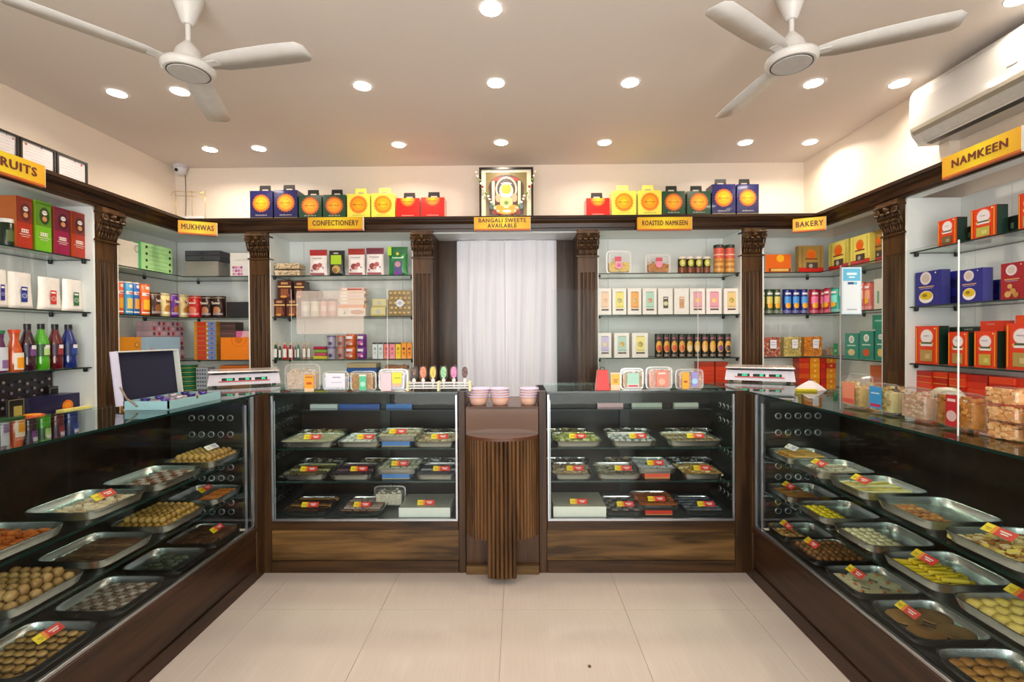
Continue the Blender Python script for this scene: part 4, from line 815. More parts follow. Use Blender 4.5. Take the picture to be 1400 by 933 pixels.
for i, (a, b, t0) in enumerate(((507, 527, 420.5), (509, 528, 409))):
    s = Slot('B', a, b, t0, Z2, .06); z0 = Z2 if i == 0 else Z2 + Slot('B', 507, 527, 420.5, Z2, .06).h + .001
    carton((s.loc[0], s.loc[1], z0), 0, s.w, .09, s.h - (z0 - Z2), '#d8cd96', ('lower', 'upper')[i] + ' small gold box with round emblem', 'small gold boxes', [('d', 0, .5, .3, '#b9bcc0'), ('r', 0, .12, .96, .12, '#a8984e')])
s = Slot('B', 530, 563, 397, Z2, .05); t = thing('chocolate_tray_box', 'clear square box of round gold-wrapped chocolates', 'chocolate box', s.loc)
part('tray_back', MB().box(-s.w / 2, s.w / 2, .015, .04, 0, s.h, mat('#8a7442', .5)), t)
for j in range(5):
    for i in range(5):
        if (i, j) == (2, 2): continue
        part('chocolate', cached('roch', lambda: MB().lathe([(.001, -.014), (.009, -.011), (.013, -.004), (.0135, .004)], mat('#e2c886', .3, .5), 10, (0, 0, 0), 'y'), 'chocolate'), t, ((i - 2) * s.w * .19 + (.004 if j % 2 else -.004), .012, s.h * (.12 + .19 * j)))
part('oval_sticker', prints(MB(), s.w, s.h, [('d', 0, .5, .34, .3, '#d6d9dc'), ('d', 0, .5, .2, .12, '#a9b0c0')], -.003), t); part('clear_cover', MB().box(-s.w / 2, s.w / 2, -.0045, .042, -.0, s.h + .001, PLAS), t)
bt = [(374, 380, 468.5, '#153f22', 'dark green'), (380.5, 385, 471, '#0f3a1e', 'second dark green'), (386, 393.5, 468.5, '#b01c1e', 'bright red'), (394, 402, 469, '#8a1418', 'deep red'), (402.5, 405, 470, '#6a1014', 'narrow wine red'), (405.5, 410, 468.5, '#2a6a58', 'teal'), (413, 419, 468, '#b08a7c', 'pink-brown'), (419.5, 425, 468, '#a59a7c', 'olive-beige')]
for a, b, t_, c, l in bt: bottle('B', a, b, t_, Z3, c, l + ' small mouth-freshener bottle with white strip label', 'small bottles on the third confectionery shelf', cap='#c9b68a', lab=[(.12, .62, '#dfe0dc', 80)], inset=.06, name='small_bottle')
for i, (c, a, b) in enumerate((('#c9c23a', 427, 447), ('#c24a6a', 428, 446), ('#7aa83a', 429, 447), ('#a8204a', 427, 445))):
    s = Slot('B', a, b, 471, Z3, .06); s = (s.loc[0], s.loc[1], s.w); tag(part('sweet_packet', MB().box(-s[2] / 2, s[2] / 2, 0, .08, 0, .026, mat(c, .3), .01), None, (s[0], s[1], Z3 + i * .0265), .05 * (-1) ** i), ('lowest yellow-green', 'pink', 'green', 'topmost crimson')[i] + ' sweet packet in the small stack beside the tubs', 'packet', 'sweet packets on the third confectionery shelf')
for k, (a, b, c, c2, l) in enumerate(((446, 458.5, '#a9a4b8', '#6a5a90', 'lilac'), (459.5, 471, '#b98f8a', '#c8684a', 'peach'))):
    for up in (0, 1):
        s1 = Slot('B', a, b, 474.5, Z3, .06); s2 = Slot('B', a, b, 459, Z3, .06); z0 = Z3 + up * (s1.h + .001); h_ = s1.h if not up else s2.h - s1.h - .001; r = s1.w / 2
        t = thing('sweet_tub', ('lower ' if not up else 'upper ') + l + ' clear sweet tub with coloured lid', 'tub', (s1.loc[0], s1.loc[1] + .02, z0), 0, 'clear sweet tubs')
        part('tub_body', MB().lathe([(r * .85, 0), (r * .97, h_ * .86)], mat(c, .2), 18), t); part('lid', MB().lathe([(r, h_ * .86), (r, h_ - .001)], mat(c2, .3), 18), t); part('berries', prints(MB(), r, h_, [('d', 0, .3, .9, .3, mixc(c2, '#202040', .5))], -r * .98), t)
for k, (a, b, c, c2, l) in enumerate(((472.5, 487, '#c4561e', '#c7857a', 'orange'), (488, 500.5, '#6d2a86', '#c050a0', 'purple'))):
    s1 = Slot('B', a, b, 475, Z3, .06); s2 = Slot('B', a, b, 457.5, Z3, .06)
    for up in (0, 1):
        z0 = Z3 + up * (s1.h + .001); h_ = s1.h if not up else s2.h - s1.h - .001; r = s1.w / 2; t = thing('sweet_tin', ('lower ' if not up else 'upper ') + l + ' sweet tin with white name panel', 'tin', (s1.loc[0], s1.loc[1] + .02, z0), 0, 'sweet tins')
        part('tin_body', MB().lathe([(r * .95, 0), (r, .003), (r, h_ - .002), (r * .96, h_)], mat(c, .3), 18), t); part('tin_print', prints(MB(), r * 2, h_, [('r', -.05, .76, .6, .22, '#e6e0ea'), ('d', -.1, .34, .6, .34, c2), ('d', .1, .25, .3, .2, '#e0c8b8')], -r - .0005), t)
sc = [(509, 516, '#d9e2e6', '#8aa0a8'), (516.7, 523.7, '#d6e0e4', '#8aa0a8'), (524.4, 531.8, '#e27f7a', '#b04a4a'), (532.4, 540, '#e58b9e', '#b04a60'), (540.6, 547.8, '#e8c81c', '#a88a10'), (548.4, 555.6, '#e8951c', '#5a2a10'), (556.2, 563.2, '#ea8f18', '#5a2a10')]
for k, (a, b, c, c2) in enumerate(sc): box('B', a, b, 468.5, Z3, .05, c, ('first white', 'second white', 'coral pink', 'rose pink', 'yellow', 'first orange', 'last orange')[k] + ' slim carton with dark top in the row beside the curtain side', 'slim cartons', [('r', 0, .95, 1, .1, '#33353c' if k < 5 else '#c88a1a'), ('d', 0, .62, .5, c2), ('d', 0, .36, .4, mixc(c2, c, .5)), ('r', 0, .1, .9, .05, mixc(c, '#ffffff', .4))])
stack('B', 473, 515, 497, Z4, .14, ['#2f5ea8', '#b8a884'], 'blue or beige flat box in the stack under the slim cartons', 'flat boxes on the low confectionery shelf', .06, n=6)
s = Slot('B', 519, 561, 506, Z4, .06); carton(s.loc, 0, s.w, .14, s.h, '#c9c4b4', 'cream carton carrying a tray of brown cookies', None, name='carton', top='#d8d2c2')
snackpack((s.loc[0], s.loc[1] + .01, Z4 + s.h + .001), 0, s.w * .96, .12, .05, ['#b97a4a', '#8a5a34'], 'clear tray of brown cookies on the cream carton below the shelf', None, seed=4, fillh=.8)
# ---- BACK B (roasted namkeen)
spack('B', 829, 865, 342, Z1, ['#d8b850', '#e3cd80', '#b89a3a'], 'clear square tub of yellow namkeen with pink label', 'snack tubs on the top roasted shelf', [('r', -.06, .62, .26, .2, '#d0506a'), ('d', -.03, .36, .3, '#e39ab4'), ('d', -.03, .36, .16, '#c86a8a')], seed=11, filln=50)
spack('B', 883, 919, 347, Z1, ['#b5722a', '#cf9342', '#8f5420'], 'clear tub of orange-brown namkeen with pink label', 'snack tubs on the top roasted shelf', [('r', 0, .7, .26, .2, '#c04a5a'), ('d', 0, .46, .26, '#e08aa4')], seed=12, filln=50)
for k, (a, b) in enumerate(((926.5, 937.5), (938, 948.5), (949, 959.5), (960.5, 971))): can('B', a, b, 351.5, Z1, '#7a3f22', ('first', 'second', 'third', 'fourth')[k] + ' short snack jar from the left with round lime label and pale lid', 'short snack jars', lid='#d6cfc4', lidh=.14, bands=[(.34, .84, '#31200f', 180), (.4, .82, '#b7ba3c', 100, 1), (.5, .7, '#d9cfa0', 40, 1)], name='snack_jar', cat='jar')
for k, (a, b) in enumerate(((975.5, 989.5), (990.5, 1004))): can('B', a, b, 335.5, Z1, '#c98d3e', ('left', 'right')[k] + ' tall jar of roasted nuts with dark lid and coral label', 'tall nut jars', lid='#22302a', lidh=.12, bands=[(.5, .88, '#cf5a44', 180), (.62, .66, '#e8b8a0', 180)] + [(.08 + .1 * i, .12 + .1 * i, ('#e0b060', '#a8642a')[i % 2], 150) for i in range(4)], name='nut_jar', cat='jar')
def wbox(pl, pr, pt, z, c, dot, label, small=0, inset=.05):
    if small: sp = [('r', .02, .46, .34, .44, c), ('d', .02, .42, .3, dot), ('r', .02, .62, .26, .04, '#e8e0d0')]
    else: sp = [('r', .02, .56, .6, .62, c), ('r', .02, .86, .5, .03, shade(c, .25)), ('d', .02, .54, .34, dot), ('d', -.03, .52, .2, mixc(dot, '#ffffff', .3)), ('r', .02, .3, .5, .03, shade(c, .15)), ('r', .02, .19, .56, .06, '#5a4038')]
    box('B', pl, pr, pt, z, .1, '#ece8e2', label, 'white boxes with pastel panels', sp, inset=inset, name='white_box')
ww = [(817.5, 836, '#e9c9ae', '#d8b080', 'peach panel'), (837, 856.5, '#e8da78', '#a8a86a', 'pale yellow panel'), (858, 877, '#eaa95a', '#c8a860', 'orange panel'), (878.5, 898, '#b0d4c4', '#cc8a70', 'mint panel'), (899.5, 920, '#54504a', '#d8d0a0', 'small dark label'), (921.5, 942, '#d0a07c', '#c89a70', 'small tan label'), (943, 964, '#e2a6b0', '#e6c06a', 'first pink panel'), (965.5, 987, '#e2a0b0', '#e6c06a', 'second pink panel'), (989.5, 1010, '#e6c88e', '#b09a3a', 'sand yellow panel')]
for k, (a, b, c, d_, l) in enumerate(ww): wbox(a, b, 394.5, Z2, c, d_, 'white box with ' + l + ' in the long row below the jars', small=k in (4, 5))
for a, b, c, d_, l in ((817.5, 836, '#c4bbdc', '#dccb8e', 'lavender'), (839.5, 860.5, '#b4d4c6', '#c8a440', 'mint'), (864, 886, '#ebe394', '#a89a50', 'lemon')): wbox(a, b, 455.5, Z3, c, d_, 'white box with ' + l + ' panel beside the black cans')
for k in range(10):
    a = 895 + k * 10.45; c = ('#c8462a', '#cc4a2c', '#cf5030', '#d2603a', '#dac8a0', '#d8b888', '#d8b070', '#d8a858', '#7a4a7a', '#4a3a3a')[k]
    can('B', a, a + 9.9, 456.5, Z3, '#1c1b1a', ('first', 'second', 'third', 'fourth', 'fifth', 'sixth', 'seventh', 'eighth', 'ninth', 'tenth')[k] + ' black snack can counted from the white boxes', 'black snack cans', lid='#26332c', lidh=.05, bands=[(.76, .86, '#7d4a4e', 90), (.22, .7, '#d8a23a', 110, 1), (.26, .52, c, 80, 1), (.04, .14, '#80705e', 90)], name='snack_can')
for i in range(6):
    for j, (a, b) in enumerate(((956, 977), (978, 996))):
        s = Slot('B', a, b, 495, Z4, .05); hh = s.h / 6; carton((s.loc[0], s.loc[1], Z4 + i * hh), 0, s.w, .12, hh - .001, '#d2401f' if i != 5 else '#a8391f', ('lowest', 'second', 'third', 'fourth', 'fifth', 'topmost')[i] + ' flat red sweet box of the ' + ('left', 'right')[j] + ' stack behind the right scale', 'flat red boxes behind the right scale', (), name='flat_box')
# ---- RIGHT CORNER
box('B', 1046, 1082, 348, Z1, .05, '#e2681a', 'low orange box with yellow round emblem in the bakery corner', None, [('d', .08, .78, .3, '#f0b01c'), ('r', .06, .14, .84, .18, '#7a3014'), ('r', .06, .14, .7, .14, '#e2b860')], side='#d8d2c8')
def kraft(wall, a, b, t_, lab, base='#a9894a', inset=.05):
    y = base == '#e8dc6a'
    box(wall, a + .5, b - .5, t_, Z1, .05, base, lab, 'bakery boxes with an orange sun', [('r', -.36, .5, .04, .9, shade(base, .2)), ('r', .38, .5, .04, .9, shade(base, .2)), ('r', 0, .09, 1, .18, '#c81f1a'), ('d', 0, .68, .4, '#e07a1c'), ('d', 0, .64, .28, '#e8601a'), ('r', 0, .5, .5, .04, '#7a2a14'), ('r', .03, .26, .46, .22, '#4a3f38'), ('d', -.02, .24, .16, '#a8a098')], inset=inset, name='bakery_box')
kraft('B', 1091, 1127, 336, 'kraft brown box with orange sun beside the low orange box')
kraft('R', 1132, 1161, 330, 'yellow box with orange sun nearest the corner', '#e8dc6a', .1)
kraft('R', 1162, 1190, 322, 'yellow box with orange sun next to the second kraft box', '#e8dc6a', .08)
kraft('R', 1191.5, 1211, 315, 'kraft brown box with orange sun beside the right pilaster', inset=.12)
cc = [('B', 1040, 1045.5, '#33512e', '#d8c06a', 'green can partly behind the pilaster'), ('B', 1046, 1056, '#33512e', '#d8c86a', 'first whole green can'), ('B', 1056.5, 1066.5, '#2f4f30', '#d8c86a', 'second whole green can'), ('B', 1070, 1081, '#1a2a7c', '#4a9ae0', 'first blue can'), ('B', 1081.5, 1092, '#1a2a7c', '#4a9ae0', 'second blue can'), ('B', 1093, 1103.5, '#1a2a7c', '#4a9ae0', 'third blue can'), ('B', 1106, 1118, '#a81e3c', '#e87aa0', 'first crimson can'), ('B', 1119, 1129.5, '#a81e3c', '#e87aa0', 'second crimson can'), ('R', 1130, 1139, '#a81e3c', '#e87aa0', 'third crimson can'), ('R', 1139.5, 1149.5, '#1d9484', '#7ad8c8', 'teal can beside the crimson ones'), ('R', 1176, 1184, '#c4584a', '#e8a07a', 'left coral can'), ('R', 1184.5, 1193, '#c4584a', '#e8a07a', 'right coral can')]
for w_, a, b, c, c2, l in cc: can(w_, a, b, 396 if w_ == 'B' else (394 if b < 1160 else 386), Z2, c, l + ' in the bakery corner shelf row', 'bright snack cans in the bakery corner', lid=shade(c, .3), lidh=.05, bands=[(.78, .86, '#e8e0e4', 90), (.4, .7, c2, 110), (.22, .44, '#e8a822', 90, 1), (.02, .14, mixc(c, '#e8c8c8', .4), 180)], name='snack_can', inset=.05)
box('R', 1194.5, 1210, 381, Z2, .08, '#dcdad0', 'white box with green figure beside the coral cans', None, [('r', -.1, .4, .2, .4, '#6aa88a')], inset=.06)
def snackbag(a, b, t_, cols, label, seed):
    s = Slot('B', a, b, t_, Z3, .05); t = thing('snack_bag', label, 'snack bag', s.loc, 0, 'clear snack bags'); rnd = random.Random(seed); m = MB(); w, h = s.w, s.h
    m.box(-w * .44, w * .44, .014, .06, .003, h * .8, mat(cols[0], .6))
    for i in range(110): q = rnd.uniform(.008, .016); x_ = rnd.uniform(-.44, .44) * w; z_ = rnd.uniform(.04, .82) * h; y_ = .006 + .01 * rnd.random(); an = rnd.uniform(0, 3); c = cols[i % len(cols)]; ca, sa = math.cos(an) * q, math.sin(an) * q; m.add([(x_ - ca, y_, z_ - sa), (x_ + sa * .5, y_ - .004, z_ - ca * .5), (x_ + ca, y_, z_ + sa), (x_ - sa * .5, y_ - .004, z_ + ca * .5)], [[0, 1, 2, 3]], mat(c, .5))
    f_ = part('snacks', m, t); f_['kind'] = 'stuff'
    part('clear_bag', MB().poly([(-w / 2, 0), (w / 2, 0), (w / 2, h * .85), (w * .42, h), (-w * .4, h), (-w / 2, h * .85)], -.002, .066, PLAS, 'y'), t)
    part('paper_label', prints(MB(), w, h, [('r', .08, .52, .3, .36, '#e4e4ea'), ('r', .08, .6, .2, .02, '#9a9ab0'), ('r', .08, .5, .22, .02, '#9a9ab0')], -.0035), t)
snackbag(1040, 1069.5, 455, ['#b9553e', '#e0c0a0', '#9a3a2c', '#d8967a'], 'clear bag of red and cream crackers in the bakery corner', 1)
snackbag(1071, 1098, 454.5, ['#c9b05a', '#e0d090', '#a8903a'], 'clear bag of pale yellow crisps in the bakery corner', 2)
snackbag(1099, 1127, 454, ['#d8841c', '#eba83a', '#c06a14'], 'clear bag of orange crisps in the bakery corner', 3)
spack('B', 1129, 1148, 468, Z3, ['#b09070', '#c8b090'], 'small clear tub with green label beside the orange crisps', None, [('r', .2, .5, .34, .8, '#4aa86c'), ('d', .2, .4, .2, '#a8dcb8')], seed=9)
def tealbox(a, b, t_, lab, z=Z3, pic='#c8a050', inset=.06):
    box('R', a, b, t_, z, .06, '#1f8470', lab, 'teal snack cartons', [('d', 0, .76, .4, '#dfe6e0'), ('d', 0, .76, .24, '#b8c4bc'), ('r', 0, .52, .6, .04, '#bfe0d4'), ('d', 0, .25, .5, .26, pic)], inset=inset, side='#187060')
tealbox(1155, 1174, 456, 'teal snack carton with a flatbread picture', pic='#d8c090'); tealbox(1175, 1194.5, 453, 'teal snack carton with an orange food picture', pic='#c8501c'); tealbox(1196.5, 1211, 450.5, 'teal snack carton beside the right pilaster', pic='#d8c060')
s = Slot('R', 1192, 1211, 431, Z3, .07); s0 = Slot('R', 1196.5, 1211, 450.5, Z3, .06); carton((s.loc[0] + .002, s.loc[1], Z3 + s0.h + .001), s.rot, s.w, .06, s.h - s0.h, '#2a9078', 'teal carton lying on top of the one beside the right pilaster', None, [('r', 0, .6, .6, .1, '#9ad0c0')], name='carton')
for col, (a, b, cA, cB) in enumerate(((1093, 1107, '#c3301c', '#d2501e'), (1107.5, 1121, '#e08a1c', '#e6951f'), (1122, 1129.5, '#b81f1c', '#c8261c'), (1130, 1143, '#e0801a', '#e6951f'))):
    for i in range(6):
        s = Slot('B', a, b, 489.5, Z4, .06); hh = s.h / 6; c = cA if i % 2 else cB
        if col == 3 and i in (4,): c = '#c8301c'
        carton((s.loc[0], s.loc[1], Z4 + i * hh), 0, s.w, .1, hh - .0012, c, ('lowest', 'second', 'third', 'fourth', 'fifth', 'topmost')[i] + ' ' + ('red-orange', 'amber', 'deep red', 'golden orange')[col] + ' small sweet box low in the bakery corner', 'small sweet boxes low in the bakery corner: ' + str(('red', 'amber', 'deep red', 'golden')[col]), [('d', 0, .5, .22, '#f0c060')] if col in (1, 3) else (), name='small_sweet_box')
for i in range(5):
    s = Slot('R', 1189, 1212, 500, Z4, .08); hh = s.h / 5; carton((s.loc[0], s.loc[1], Z4 + i * hh), s.rot, s.w, .1, hh - .0012, '#b8541e', ('lowest', 'second', 'third', 'fourth', 'topmost')[i] + ' flat amber-brown sweet box stacked beside the right pilaster', 'flat amber boxes by the right pilaster', (), name='flat_box')
# ---- RIGHT bay
def nam(a, b, t_, z, lab, win='#a89a5a', inset=.04, c='#d93a12'):
    box('R', a, b, t_, z, .06, c, lab, 'orange-red namkeen cartons', [('d', 0, .72, .56, '#e88a78'), ('d', 0, .72, .5, '#e4dfe0'), ('r', 0, .52, .5, .1, '#e4dfe0'), ('r', 0, .55, .46, .05, '#4a5a3a'), ('d', -.26, .53, .08, '#e8a828'), ('d', .26, .53, .08, '#e8a828'), ('r', .43, .5, .05, .9, '#e8921c'), ('r', -.43, .5, .05, .9, '#e8921c'), ('r', 0, .22, .52, .3, win), ('r', .06, .2, .2, .12, shade(win, -.3)), ('d', .36, .93, .06, '#f4e8d8')], side='#15382a', name='namkeen_carton', txt=[('~amkeen', 0, .74, .075, '#8a6a9a')])
nam(1282, 1308.5, 300, Z1, 'orange-red carton farthest from the camera on the top right shelf', '#6a5a34'); nam(1327, 1363, 284, Z1, 'orange-red carton with yellow-green window on the top right shelf', '#b5b04a'); nam(1392, 1424, 262, Z1, 'orange-red carton at the right picture edge, top right shelf')
for a, b, t_, l in ((1317, 1331, 310, 'dark green flat carton between the two orange-red cartons on the top right shelf'), (1371, 1393, 296, 'dark green flat carton beside the second orange-red carton on the top right shelf')): box('R', a, b, t_, Z1, .1, '#15281f', l, None, [('r', .1, .5, .2, .3, '#6a8a78')], inset=.12, name='flat_carton')
def blue(a, b, t_, lab, c='#23237e', food='#d8b41c'):
    sp = [('d', -.08, .8, .44, '#d6ccd6'), ('d', -.08, .8, .3, '#c4b4a8'), ('d', .3, .93, .05, '#f0f0f0'), ('r', -.05, .55, .6, .03, '#c89a6a'), ('r', -.05, .5, .5, .02, '#9a8ab0')]
    if c == '#23237e': sp += [('d', -.05, .25, .56, .36, '#e8e4e0'), ('d', -.05, .29, .5, .24, food), ('d', -.1, .3, .2, .1, '#8a7a1c')]
    else: sp += [('d', -.12, .36, .2, '#c89a5a'), ('d', .0, .22, .24, '#b98a4a'), ('d', -.2, .14, .26, '#c89a5a'), ('d', .12, .12, .22, '#b08040')]
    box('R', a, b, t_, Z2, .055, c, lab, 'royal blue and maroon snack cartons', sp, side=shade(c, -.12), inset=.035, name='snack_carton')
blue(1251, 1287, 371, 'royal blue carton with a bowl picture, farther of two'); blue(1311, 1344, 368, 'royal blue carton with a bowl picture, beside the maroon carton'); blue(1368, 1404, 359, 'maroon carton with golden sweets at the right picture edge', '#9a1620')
stack('R', 1292, 1311, 371, Z2, .1, ['#1e1e74', '#2626a0'], 'royal blue flat box stacked between the two blue cartons', 'flat blue boxes on the right wall', .12, n=4)
stack('R', 1346, 1367, 383, Z2, .1, ['#1c1c66'], 'royal blue flat box stacked beside the maroon carton', 'flat blue boxes on the right wall', .14, n=3)
nam(1251, 1284, 446, Z3, 'orange-red carton beside the white side panel on the third right shelf', '#b08a4a'); nam(1296, 1324, 454, Z3, 'shorter orange-red carton behind the screen edge on the third right shelf', '#a8864a'); nam(1331.5, 1363.5, 453, Z3, 'orange-red carton with yellow window on the third right shelf', '#b5a03c'); nam(1375, 1420, 442, Z3, 'tall orange-red carton at the right picture edge on the third right shelf', '#a8904c')
s = Slot('R', 1297, 1346, 447, Z3, .14); carton(s.loc, s.rot, s.w, .06, s.h, '#1a2f26', 'dark green carton with white lettering behind the shorter orange-red carton', None, txt=[('~amkeen', .1, .93, .1, '#c8c8c0')], spec=[('r', 0, .97, .96, .02, '#24443a')])
s = Slot('R', 1340, 1372, 439, Z3, .12); carton(s.loc, s.rot, s.w, .06, s.h, '#d93a12', 'orange-red carton rising behind the one with the yellow window', None, txt=[('~Sweets', .0, .93, .08, '#f0c8b8')], spec=[('r', 0, .03, .96, .02, '#b02a10')])
s = Slot('R', 1388, 1415, 431, Z3, .12); carton(s.loc, s.rot, s.w, .06, s.h, '#e04a14', 'orange carton rising behind the tall carton at the right picture edge', None, [('r', 0, .5, .9, .02, '#c03a10')])
for col, (a, b) in enumerate(((1253, 1274), (1275, 1296), (1297, 1320), (1321, 1350), (1351, 1388), (1389, 1415))):
    for i in range(6):
        s = Slot('R', a, b, 503, Z4, .06 + .01 * (col % 2)); s.h = .225; hh = s.h / 6; c = ('#d8401c', '#c93014', '#b02214')[(col + i) % 3]
        carton((s.loc[0], s.loc[1], Z4 + i * hh), s.rot, s.w, .12, hh - .0012, c, '%s flat red sweet box in the %s low stack beyond the right pilaster' % (('lowest', 'second', 'third', 'fourth', 'fifth', 'topmost')[i], ('first', 'second', 'third', 'fourth', 'fifth', 'sixth')[col]), 'flat red boxes on the right wall, column %d from the pilaster' % (col + 1), [('r', 0, .1, .98, .1, '#eb9a3a')] if col < 3 else (), name='flat_box')

# ------------------------------------------------------------------ trays, sweets and price tags in the counters
TWX, TDY = .262, .262
def tray_mesh(w, d):
    n = 20; lv = [(1.0, .030), (.975, .031), (.965, .028), (.93, .004), (.90, .002)]; vs = []
    for f, z in lv:
        hw, hd = w / 2 - (1 - f) * .26 * .5, d / 2 - (1 - f) * .26 * .5
        for i in range(n):
            a = 2 * PI * (i + .5) / n; vs.append((math.copysign(abs(math.cos(a)) ** .28, math.cos(a)) * hw, math.copysign(abs(math.sin(a)) ** .28, math.sin(a)) * hd, z))
    m = MB().add(vs, [[r * n + i, r * n + (i + 1) % n, (r + 1) * n + (i + 1) % n, (r + 1) * n + i] for r in range(4) for i in range(n)], STEEL, True)
    vo = [(x * .99, y * .99, 0 if k == 0 else z) for k in (0,) for x, y, z in vs[3 * n:4 * n]]
    m.add(vs[4 * n:], [list(range(n))], STEEL); m.add(vs[:n] + vo, [[i, n + i, n + (i + 1) % n, (i + 1) % n] for i in range(n)], STEEL, True); m.add(vo, [list(range(n))[::-1]], STEEL)
    return m
def tray(x, y, z, w, d, label, group):
    t = thing('steel_tray', label, 'tray', (x, y, z), 0, group); me = cached(('tray', round(w, 3), round(d, 3)), lambda: tray_mesh(w, d), 'tray_pan'); part('tray_pan', me, t)
    return t
SW = {}
def sweet_mesh(kind, c, sz):
    def f():
        m = mat(c, .45, kind='', bump=90) if kind not in ('barfi', 'stick') else mat(c, .5)
        b = MB(); r = sz / 2
        if kind == 'ball': b.lathe([(r * .3, 0), (r * .8, r * .35), (r, r), (r * .8, r * 1.62), (r * .3, r * 1.93)], m, 10)
        elif kind == 'disc': b.lathe([(r * .9, 0), (r, r * .3), (r * .85, r * .75), (r * .3, r * .85)], m, 12).lathe([(r * .3, r * .83), (r * .1, r * .87)], mat(shade(c, .25), .5), 6)
        elif kind == 'barfi': b.box(-r, r, -r * .75, r * .75, 0, r * .9, m, r * .12)
        elif kind == 'stick': b.box(-r * 2.2, r * 2.2, -r * .42, r * .42, 0, r * .7, m, r * .2)
        elif kind == 'cookie': b.lathe([(r * .8, 0), (r, r * .22), (r * .8, r * .5), (r * .35, r * .62)], m, 12, sy=.8)
        elif kind == 'puri': b.lathe([(r * .9, 0), (r, r * .06), (r * .97, r * .13), (r * .9, r * .11)], m, 18, sy=.9)
        elif kind == 'bun': b.lathe([(r * .8, 0), (r, r * .4), (r * .92, r * .85), (r * .6, r * 1.15), (r * .15, r * 1.22)], m, 12)
        elif kind == 'leaf': b.poly([(-r, 0), (-r * .2, -r * .6), (r, 0), (-r * .2, r * .6)], 0, r * .25, m)
        return b
    return cached(('sw', kind, c, sz), f, 'sweet')
NM = {'ball': ('laddu', 'sweet'), 'disc': ('peda', 'sweet'), 'barfi': ('barfi_piece', 'sweet'), 'stick': ('sweet_stick', 'sweet'), 'cookie': ('cookie', 'cookie'), 'puri': ('flat_wafer', 'wafer'), 'bun': ('round_sweet', 'sweet'), 'leaf': ('diamond_sweet', 'sweet')}
def fill(x, y, z, w, d, kind, cols, sz, nx, ny, label, layers=1, jit=.1, rotz=0, stuff=False):
    """rows of sweets standing in one tray; each its own object"""
    rnd = random.Random(int((x * 31 + y * 17 + z * 7) * 1000)); uw, ud = w * .82, d * .82
    SB = ([], [], [])
    for L in range(layers):
        for j in range(ny - L):
            for i in range(nx - L):
                u = (i + .5 + L * .5) / nx; v = (j + .5 + L * .5) / ny
                px_ = x - uw / 2 + uw * u * 1 + rnd.uniform(-jit, jit) * sz * .5; py_ = y - ud / 2 + ud * v + rnd.uniform(-jit, jit) * sz * .5
                c = cols[(i * 3 + j * 5 + L) % len(cols)]
                me = sweet_mesh(kind, c, sz)
                if stuff:
                    o_ = len(SB[0]); an = rotz + rnd.uniform(-.2, .2); ca, sa = math.cos(an), math.sin(an); zz = z + .0025 + L * sz * .5
                    SB[0].extend((px_ + v_.co.x * ca - v_.co.y * sa, py_ + v_.co.x * sa + v_.co.y * ca, zz + v_.co.z) for v_ in me.vertices)
                    for pl_ in me.polygons: SB[1].append([q_ + o_ for q_ in pl_.vertices]); SB[2].append(me.materials[pl_.material_index])
                    continue
                o = link(NM[kind][0], me, None, (px_, py_, z + .0025 + L * sz * (.72 if kind in ('ball', 'bun') else .4)), rotz + rnd.uniform(-.3, .3) * (1 if jit > .15 else .2))
                tag(o, label, NM[kind][1], 'sweets filling one tray: ' + label)
    if stuff:
        nm = NM[kind][0] + '_rows'; me = bpy.data.meshes.new(nm); me.from_pydata(SB[0], [], SB[1]); ms = list(dict.fromkeys(SB[2]))
        for m_ in ms: me.materials.append(m_)
        me.polygons.foreach_set('material_index', [ms.index(q) for q in SB[2]]); me.update(); o = tag(link(nm, me), 'rows of ' + label.replace('piece', 'pieces'), NM[kind][1]); o['kind'] = 'stuff'
def heap(x, y, z, w, d, cols, n, label, name='loose_mixture', cat='snack mix', h=.02):
    rnd = random.Random(n + int(x * 100)); m = MB()
    m.add([(x - w * .4, y - d * .4, z + .003), (x + w * .4, y - d * .4, z + .003), (x + w * .4, y + d * .4, z + .003), (x - w * .4, y + d * .4, z + .003), (x, y, z + h)], [[0, 1, 4], [1, 2, 4], [2, 3, 4], [3, 0, 4], [3, 2, 1, 0]], mat(cols[0], .7))
    for k in range(n):
        u, v = rnd.uniform(-.42, .42), rnd.uniform(-.42, .42); zz = z + .003 + h * (1 - max(abs(u), abs(v)) / .45) * .9; q = rnd.uniform(.006, .012)
        m.box(x + u * w - q, x + u * w + q, y + v * d - q * .6, y + v * d + q * .6, zz, zz + q, mat(cols[k % len(cols)], .6))
    o = tag(part(name, m, None), label, cat); o['kind'] = 'stuff'
YM = mat('#efd028', .4, kind='p'); RM = mat('#d23630', .4, kind='p'); OM = mat('#e98a2a', .4, kind='p')
def ptag(loc, rot, label, tilt=-50, w=.092, h=.03, white=False):
    t = thing('price_tag', label, 'price tag', loc, rot, 'yellow and red price tags'); t.rotation_euler[0] = R(tilt)
    part('yellow_panel', cached(('yp', w, white), lambda: MB().box(-w / 2, -w * .12, 0, .001, 0, h, YM if not white else PAPER), 'yellow_panel'), t)
    part('red_panel', cached(('rp', w, white), lambda: MB().box(-w * .12, w / 2, 0, .001, 0, h, RM if not white else mat('#d9d2e2')).box(-w * .2, -w * .08, -.0004, .0006, .0003, h - .0003, OM if not white else PAPER), 'red_panel'), t)
    part('tag_print', cached(('tp', w, white), lambda: prints(MB(), w, h, [('r', .19 + .02 * i, .62 - .26 * i, .36 - .12 * i, .14, '#f2dcd8' if not white else '#9a90a8') for i in range(2)] + [('r', -.32, .5, .2, .1, '#a8861a'), ('r', -.3, .3, .12, .08, '#a8861a')], -.0008), 'tag_print'), t)
sidewise = lambda sgn: PI / 2 if sgn < 0 else -PI / 2
